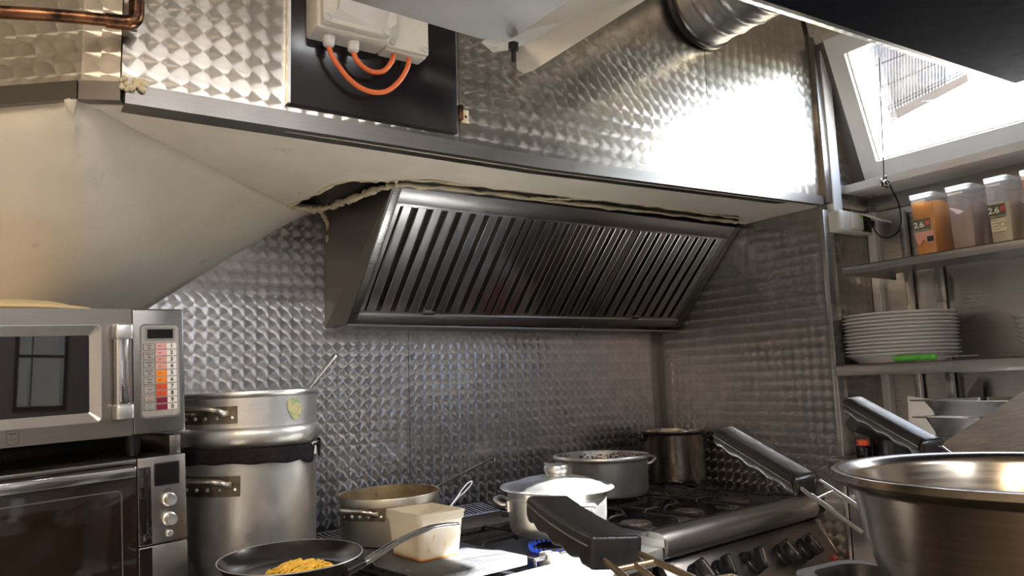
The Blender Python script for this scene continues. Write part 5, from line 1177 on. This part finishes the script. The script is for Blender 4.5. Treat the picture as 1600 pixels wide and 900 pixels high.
# socket with open flap, plug cord, window cord
so_ = thing('wall_socket', 'white weatherproof wall socket with its flap propped open', 'socket', (2.68, YF - .03, 1.955))
MB().box(2.590, 2.800, YF - .058, YF - .002, 1.918, 2.000, .012, 3).build('box', M['socket'], so_)
MB().box(2.655, 2.725, YF - .068, YF - .056, 1.928, 1.992, .005).build('left_flap', M['white'], so_)
MB(TR(2.708, YF - .0685, 1.980) @ RX(math.radians(90))).lathe([(.0075, 0), (.0075, .0006), (.0001, .0008)], 20).build('green_mark', M['green_lbl'], so_)
MB().box(2.728, 2.788, YF - .0595, YF - .050, 1.926, 1.990).build('socket_opening', M['dark'], so_)
MB().hexa([(2.727, YF - .060, 1.990), (2.795, YF - .060, 1.990), (2.805, YF - .130, 1.952), (2.737, YF - .130, 1.952), (2.727, YF - .060, 1.996), (2.795, YF - .060, 1.996), (2.805, YF - .130, 1.959), (2.737, YF - .130, 1.959)]).build('open_flap', M['socket'], so_)
MB().box(2.745, 2.775, YF - .085, YF - .050, 1.940, 1.966, .004).build('plug', M['black'], so_)
c_ = [Vector((2.760, YF - .085, 1.948)), at(1366, 358, y=1.58), at(1375, 369, y=1.56), at(1390, 371, y=1.54), at(1403, 362, y=1.53), at(1408, 345, y=1.52), at(1404, 318, y=1.51), at(1393, 295, y=1.50), at(1388, 284, y=1.50)]
solo(MB().tube(sm(c_, 6), .0028, 8), 'power_cord', M['black'], 'thin black cord looping from the socket up to the coiled wire', 'cord', None, 60)
wc_ = MB(); k0 = at(1381, 286, y=1.50)
up_ = [at(1381, 276, y=1.50), at(1380, 240, y=1.49), at(1378, 200, y=1.47), at(1376, 150, y=1.46), at(1374, 90, y=1.44)]
wc_.tube(up_, .0022, 6)
random.seed(6)
cw = thing('hanging_wire', 'coiled wire hanging on a thin cord in front of the window corner', 'wire', k0)
wc_.build('cord', M['black'], cw, 60)
for k in range(5):
    cc = at(1380 + random.uniform(-3, 4), 285 + random.uniform(-4, 5), y=1.50); r1, r2 = random.uniform(.013, .022), random.uniform(.009, .018); ph = random.uniform(0, 3)
    pts = [cc + Vector((r1 * math.cos(a) * math.cos(ph) , .006 * math.sin(a + k), r2 * math.sin(a) + r1 * .4 * math.cos(a) * math.sin(ph))) for a in [2 * math.pi * i / 18 for i in range(18)]]
    MB().tube(pts, .0026, 6, True).build('wire_loop', M['chrome'] if k % 3 else M['black'], cw, 60)

# side counter below the shelves and what stands on it
sc_ = thing('side_counter', 'dark steel side counter below the plate shelves', 'counter', (2.6, .8, 0))
MB().box(2.42, XN - .002, -.6, 1.66, 1.06, 1.10, .003).build('worktop', M['steel_dark'], sc_)
MB().box(2.46, XN - .002, -.55, 1.62, .10, 1.06).build('cupboard', M['steel_dark'], sc_)
def gpan(name, label, near, far, z, dep, px_out, mat):
    A_, B_ = at(*near, z=z), at(*far, z=z); ex_ = (B_ - A_); L = ex_.length; ex_.normalize()
    n1 = at(px_out[0], px_out[1], z=z) - A_; ey_ = (n1 - ex_ * n1.dot(ex_)); Wd = ey_.length; ey_.normalize()
    m = basis(A_ - Vector((0, 0, dep)), ex_, ey_, (0, 0, 1)); return m, L, Wd
def tray_obj(label, m, L, Wd, dep, grp, mat='bowl'):
    t = thing('steel_tray', label, 'tray', m, grp); mb = MB(m); ins = .022
    o = rrect(0, L, 0, Wd, .015, 3); i_ = rrect(ins, L - ins, ins, Wd - ins, .02, 3); f_ = rrect(ins + .02, L - ins - .02, ins + .02, Wd - ins - .02, .02, 3); k = len(o)
    mb.add([(x, y, dep - .003) for x, y in o] + [(x, y, dep) for x, y in o] + [(x, y, dep - .001) for x, y in i_] + [(x, y, .0) for x, y in f_],
           [(i, (i + 1) % k, k + (i + 1) % k, k + i) for i in range(k)] + [(k + i, k + (i + 1) % k, 2 * k + (i + 1) % k, 2 * k + i) for i in range(k)] + [(2 * k + i, 2 * k + (i + 1) % k, 3 * k + (i + 1) % k, 3 * k + i) for i in range(k)] + [tuple(range(3 * k, 4 * k))])
    ob = mb.build('tray_body', M[mat], t, 30); md = ob.modifiers.new('thick', 'SOLIDIFY'); md.thickness = .0015
    return t
zt1, zt2 = 1.312, 1.262
mT = basis((2.44, 1.155, zt1 - .05), Vector((-.30, -.95, 0)).normalized(), Vector((.95, -.30, 0)).normalized(), (0, 0, 1))
a_ = at(1417, 625, z=zt1); b_ = at(1700, 627, z=zt1); ex_ = Vector((b_.x - a_.x, b_.y - a_.y, 0)).normalized(); ey_ = Vector((-ex_.y, ex_.x, 0))
ey_ = ey_ if ey_.x > 0 else -ey_
mT = basis((a_.x, a_.y, zt1 - .040), ex_, ey_, (0, 0, 1)); LT = (b_ - a_).length
t1 = tray_obj('upper steel tray with a slotted rim on the right below the plates', mT, .44, .27, .040, 'stacked steel trays', 'polished')
MB(mT).tube(sm([(.26, .255, .0415), (.27, .248, .0415), (.36, .248, .0415), (.37, .255, .0415), (.36, .262, .0415), (.27, .262, .0415)], 4, True), .002, 6, True).build('rim_slot', M['chrome'], t1, 60)
a2 = at(1421, 651, z=zt2); mT2 = basis((a2.x, a2.y, zt2 - .055), ex_, ey_, (0, 0, 1))
t2 = tray_obj('lower steel tray standing on the steel pot right below the plates', mT2, .44, .27, .055, 'stacked steel trays', 'polished')
pc_ = mT2 @ Vector((.22, .135, 0))
wp = solo(MB(TR(pc_.x, pc_.y, 1.1005)).lathe([(.0001, 0), (.09, 0), (.098, .01), (.10, .03), (.10, zt2 - .055 - 1.1025), (.097, zt2 - .055 - 1.1015), (.095, .03), (.09, .006), (.0001, .004)], 56), 'steel_pot', M['polished'], 'plain steel pot under the stacked trays', 'pot')
# white paddle, black saucepan, jar, knife on the wall
wpd = at(1424, 632, x=2.62); wm = basis((2.62, at(1442, 700, x=2.62).y, 1.1003), (0, -1, 0), (0, 0, 1), (1, 0, 0))
o_ = [(-.040, 0), (.030, 0), (.042, .05), (.048, .11), (.046, .16), (.036, .195), (-.036, .205), (-.040, .10)]
hp = solo(MB(wm @ Matrix.Rotation(math.radians(0), 4, 'X')).prism([(x, y, 0) for x, y in o_], (0, 0, .006)), 'chopping_paddle', M['white'], 'white plastic paddle standing on edge behind the steel trays', 'paddle')
sc2 = (2.56, 1.50)
bs = thing('saucepan', 'black saucepan whose handle shows behind the farthest basket handle', 'pan', (*sc2, 1.1003))
MB(TR(*sc2, 1.1003)).lathe([(.0001, 0), (.065, 0), (.072, .006), (.074, .085), (.075, .088), (.072, .088), (.070, .01), (.0001, .006)], 48).build('pan_body', M['nonstick'], bs)
h0, h1 = at(1332, 662, d=2.55), Vector((2.50, 1.47, 1.172))
MB().tube([h0, h0.lerp(h1, .04), h0.lerp(h1, .5), h1], [.016, .020, .020, .012], 14, ry=[.018, .023, .022, .012]).build('handle', M['black'], bs, 60)
MB().tube([h0 + (h0 - h1).normalized() * .002, h0.lerp(h1, .02)], .019, 14, ry=.021).build('end_cap', M['knob_black'], bs, 60)
jp = at(1350, 712, z=1.165)
jr = thing('sauce_jar', 'small dark jar with an orange red cap in the shade under the shelf', 'jar', (2.50, 1.60, 1.1003))
jx, jy = 2.475, at(1350, 712, x=2.475).y
MB(TR(jx, jy, 1.1003)).lathe([(.0001, 0), (.022, 0), (.024, .004), (.024, .038), (.018, .044), (.0001, .044)], 28).build('jar_body', M['black_gloss'], jr)
MB(TR(jx, jy, 1.1443)).lathe([(.0195, 0), (.0195, .016), (.018, .018), (.0001, .018)], 28).build('cap', M['redcap'], jr)
kbp = [at(1512, 614, x=2.845), at(1522, 600, x=2.845), at(1530, 588, x=2.845), at(1535, 600, x=2.845), at(1536, 616, x=2.845), at(1536, 680, x=2.845), at(1508, 680, x=2.845)]
solo(MB().prism(kbp, (.002, 0, 0)), 'wall_knife', M['steel_dark'], 'dark wide blade tip showing between the lower shelf and the trays', 'blade')

# ================================================================ foreground: fryer, baskets, bowl, tray, warming cabinet
FZ = 1.095
fy = thing('fryer', 'steel fryer table below the bowl and basket handles at the bottom right', 'fryer', (.85, .3, 0))
MB().box(.42, 1.12, -.25, .56, .15, FZ, .004).build('body', M['steel_warm'], fy)
for x_ in (.46, 1.08):
    for y_ in (-.21, .52): MB().box(x_ - .02, x_ + .02, y_ - .02, y_ + .02, 0, .15).build('leg', M['black'], fy)
# big bowl
BC = (.815, .315); BZ = 1.283
BC = (.798, .334)
bw = thing('mixing_bowl', 'large stainless mixing bowl at the bottom right', 'bowl', (*BC, FZ + .0005))
BH = BZ - FZ; BR = .176
bprof = [(.0001, .004), (.060, 0), (.085, .010), (.108, .034), (.130, .075), (.147, .125), (.156, BH - .012), (.159, BH - .008), (.169, BH - .006), (BR, BH), (BR - .002, BH + .006), (BR - .007, BH + .007), (.160, BH + .003), (.154, BH - .004), (.144, .125), (.127, .078), (.105, .038), (.083, .014), (.060, .006), (.0001, .007)]
MB(TR(*BC, FZ + .0005)).lathe(bprof, 128).build('bowl_wall', M['bowl'], bw, 50)
# tray in front of the knob panel
tm = basis((at(1240, 905, z=1.12).x, at(1240, 905, z=1.12).y, FZ), Vector((.93, .36, 0)).normalized(), Vector((-.36, .93, 0)).normalized(), (0, 0, 1))
a_, b_ = at(1236, 893, z=1.150), at(1362, 864, z=1.150); ex_ = Vector((b_.x - a_.x, b_.y - a_.y, 0)).normalized(); ey_ = Vector((ex_.y, -ex_.x, 0))
tm = basis((a_.x, a_.y, FZ + .0005), ex_, ey_, (0, 0, 1))
ft = thing('roasting_tray', 'dark steel tray with a rounded rim under the mixing bowl', 'tray', tm); mb = MB(tm)
L_, W_, D_ = .112, .15, .055
o = rrect(-.01, L_, 0, W_, .03, 5); i_ = rrect(.004, L_ - .014, .014, W_ - .014, .03, 5); f_ = rrect(.02, L_ - .03, .03, W_ - .03, .02, 5); k = len(o)
mb.add([(x, y, D_ - .006) for x, y in o] + [(x, y, D_) for x, y in o] + [(x, y, D_) for x, y in i_] + [(x, y, 0) for x, y in f_],
       [(i, (i + 1) % k, k + (i + 1) % k, k + i) for i in range(k)] + [(k + i, k + (i + 1) % k, 2 * k + (i + 1) % k, 2 * k + i) for i in range(k)] + [(2 * k + i, 2 * k + (i + 1) % k, 3 * k + (i + 1) % k, 3 * k + i) for i in range(k)] + [tuple(range(3 * k, 4 * k))])
ob = mb.build('tray_body', M['tray_dark'], ft, 30); md = ob.modifiers.new('thick', 'SOLIDIFY'); md.thickness = .002

# basket handles
def basket(label, tip, root, w, h, updir, bend, rods, wire, seed, roll, bv=.30):
    L = (root - tip).length; ex_ = (root - tip).normalized(); up = Vector(updir) + roll * (CAM - root).normalized(); up = (up - ex_ * up.dot(ex_)).normalized(); wd = ex_.cross(up)
    m = basis(tip, ex_, wd, up); t = thing('fryer_basket', label, 'basket', m, 'fryer baskets with black handles')
    n = 40; top, bot = [], []
    for i in range(n + 1):
        s_ = i / n; x = L * s_
        b = bend(s_)
        top.append((x, b + h * .5 - h * .18 * (1 - min(1, s_ / .06)) ** 2))
        sc = .12 * h * (0.5 - 0.5 * math.cos(2 * math.pi * s_ * 4.2)) if .08 < s_ < .86 else 0
        bot.append((x, b - h * .5 + sc + h * .25 * (1 - min(1, s_ / .08)) ** 2))
    bm = bmesh.new(); ringv = []
    prof = top + bot[::-1]
    va = [bm.verts.new((x, -w / 2, z)) for x, z in prof]; vb = [bm.verts.new((x, w / 2, z)) for x, z in prof]; k = len(prof)
    for i in range(k): bm.faces.new((va[i], va[(i + 1) % k], vb[(i + 1) % k], vb[i]))
    for i in range(n):
        bm.faces.new((va[i], va[i + 1], va[k - 2 - i], va[k - 1 - i])); bm.faces.new((vb[i], vb[i + 1], vb[k - 2 - i], vb[k - 1 - i]))
    bmesh.ops.recalc_face_normals(bm, faces=bm.faces)
    ed_ = [e for e in bm.edges if e.calc_face_angle(0) > .7]
    bmesh.ops.bevel(bm, geom=ed_, offset=min(w, h) * bv, segments=4, affect='EDGES', profile=.5)
    g = MB(m).addbm(bm).build('grip', M['black'], t, 50)
    sl = MB(m)
    for sgn_ in (-1, 1):
        pts = [(L * s_, sgn_ * (w / 2 + .0002), bend(s_) + h * .16) for s_ in [.03 + .93 * i / 16 for i in range(17)]]
        sl.tube(pts, .0008, 6)
    sl.build('side_seam', M['handle_steel'], g, 60)
    # two rods, a cross rod and the basket they carry
    rw = MB(); ends = []
    for (a, b) in rods: rw.tube(sm([a, a.lerp(b, .5), b], 3), .0026 if wire == 'brass' else .0032, 10); ends.append(b)
    c0 = rods[0][0].lerp(rods[0][1], .28); c1 = rods[1][0].lerp(rods[1][1], .28); rw.tube([c0, c1], .0024, 10)
    if wire == 'brass': e0_ = c0.lerp(c1, .5); rw.tube([e0_, e0_ + (rods[0][1] - rods[0][0]) * .8], .0024, 10)
    rw.build('handle_rod', M[wire], t, 60)
    return t, ends
def wire_box(t, c, ex_, L, W_, D_, wire):
    ex_ = Vector((ex_.x, ex_.y, 0)).normalized(); ey_ = Vector((-ex_.y, ex_.x, 0)); bk = MB(basis(c, ex_, ey_, (0, 0, 1)))
    for z_, g in ((0, 0), (-D_ * .5, .006), (-D_, .012)): bk.tube([(g, -W_ / 2 + g, z_), (L - g, -W_ / 2 + g, z_), (L - g, W_ / 2 - g, z_), (g, W_ / 2 - g, z_)], .003 if z_ == 0 else .0015, 6, True)
    for i in range(9):
        x = L * (i + .5) / 9; bk.tube([(x, -W_ / 2, 0), (x, -W_ / 2 + .012, -D_), (x, W_ / 2 - .012, -D_), (x, W_ / 2, 0)], .0012, 5)
    bk.build('wire_basket', M[wire], t, 60)
# nearest handle, brassy wires
t, e = basket('nearest fryer basket, black handle with brassy wires in front of the lidded pot', dp(853, 792, .80), dp(964, 864, .625), .042, .026, AZ, lambda s: -.003 * math.sin(math.pi * s),
       [(dp(945, 876, .62), dp(1012, 930, .56)), (dp(1000, 866, .62), dp(1092, 908, .57))], 'brass', 1, .8, .14)
wire_box(t, e[0].lerp(e[1], .5), e[1] - dp(1000, 866, .62), .14, .10, .03, 'brass')
t, e = basket('middle fryer basket, grained black handle in front of the far stove', dp(1128, 679, 1.26), dp(1262, 760, 1.09), .036, .030, AZ, lambda s: 0,
       [(dp(1248, 760, 1.09), dp(1350, 833, 1.03)), (dp(1281, 752, 1.10), dp(1362, 806, 1.05))], 'chrome', 2, .7)
wire_box(t, e[0].lerp(e[1], .5) + AX * .045 - AZ * .01, AX, .10, .06, .03, 'chrome')
t, e = basket('farthest fryer basket, black handle rising behind the mixing bowl', dp(1328, 631, 1.52), dp(1459, 704, 1.36), .040, .034, AZ, lambda s: 0,
       [(dp(1447, 706, 1.36), dp(1500, 745, 1.30)), (dp(1470, 698, 1.37), dp(1520, 735, 1.31))], 'chrome', 3, .7)
wire_box(t, e[0].lerp(e[1], .5), AX, .12, .10, .06, 'chrome')

# cabinet whose sloping brown steel top fills the right edge
nn_ = Vector((-.42, -.35, .93)).normalized(); B_ = dp(1476, 690, 1.50)
def onp(px, py):
    r = to_world(Vector((px - 800, py - 450, F_PX))).normalized(); return CAM + r * ((B_ - CAM).dot(nn_) / r.dot(nn_))
c_ = [onp(*q) for q in ((1434, 728), (1476, 690), (1600, 611), (1690, 560), (1720, 740))]
wcab = thing('warming_cabinet', 'brown streaked steel cabinet top slanting in at the right edge', 'cabinet', (sum(p.x for p in c_) / 5, sum(p.y for p in c_) / 5, 0))
MB().prism([p + Vector((0, 0, -.018)) for p in c_], (0, 0, .018)).build('top', M['steel_brown'], wcab)
cc_ = sum(c_, Vector()) / 5
ins = [p.lerp(cc_, .15) for p in c_]
MB().add([Vector((p.x, p.y, .02)) for p in ins] + [p + Vector((0, 0, -.019)) for p in ins], [tuple(range(5)), tuple(range(5, 10))] + [(i, (i + 1) % 5, 5 + (i + 1) % 5, 5 + i) for i in range(5)]).build('body', M['steel_dark'], wcab)
print('cab', [tuple(round(v, 2) for v in p) for p in c_])

# ================================================================ unseen ceiling lamps: a warm one and an added cool fill
def tube_lamp(label, x, y, z, ang, power, col):
    m = TR(x, y, z) @ RZ(ang); t = thing('ceiling_lamp', label, 'lamp', m, 'ceiling lamps of the room')
    MB(m).box(-.62, .62, -.07, .07, .04, .09, .004).build('housing', M['white_pvc'], t)
    for s_ in (-.03, .03): MB(m @ RY(math.radians(90)) @ TR(0, s_, -.60) if False else m @ TR(-.60, s_, .02) @ RY(math.radians(90))).lathe([(.0001, 0), (.013, 0), (.013, 1.2), (.0001, 1.2)], 12).build('tube', M['lamp'], t)
    ld_ = bpy.data.lights.new('lamp_light', 'AREA'); ld_.shape = 'RECTANGLE'; ld_.size = 1.2; ld_.size_y = .12; ld_.energy = power; ld_.color = col
    lo = bpy.data.objects.new('lamp_light', ld_); COL.objects.link(lo); lo.parent = t; lo.location = (0, 0, -.002)
    return t
tube_lamp('warm tube lamp on the ceiling left of the camera', -.55, -.6, 2.88, math.radians(70), 36, (1.0, .82, .62))
tube_lamp('added cool fill tube on the ceiling behind the camera', .9, -1.2, 2.88, math.radians(20), 26, (.80, .89, 1.0))  # added fill light, unseen, brightens the shelves and pots
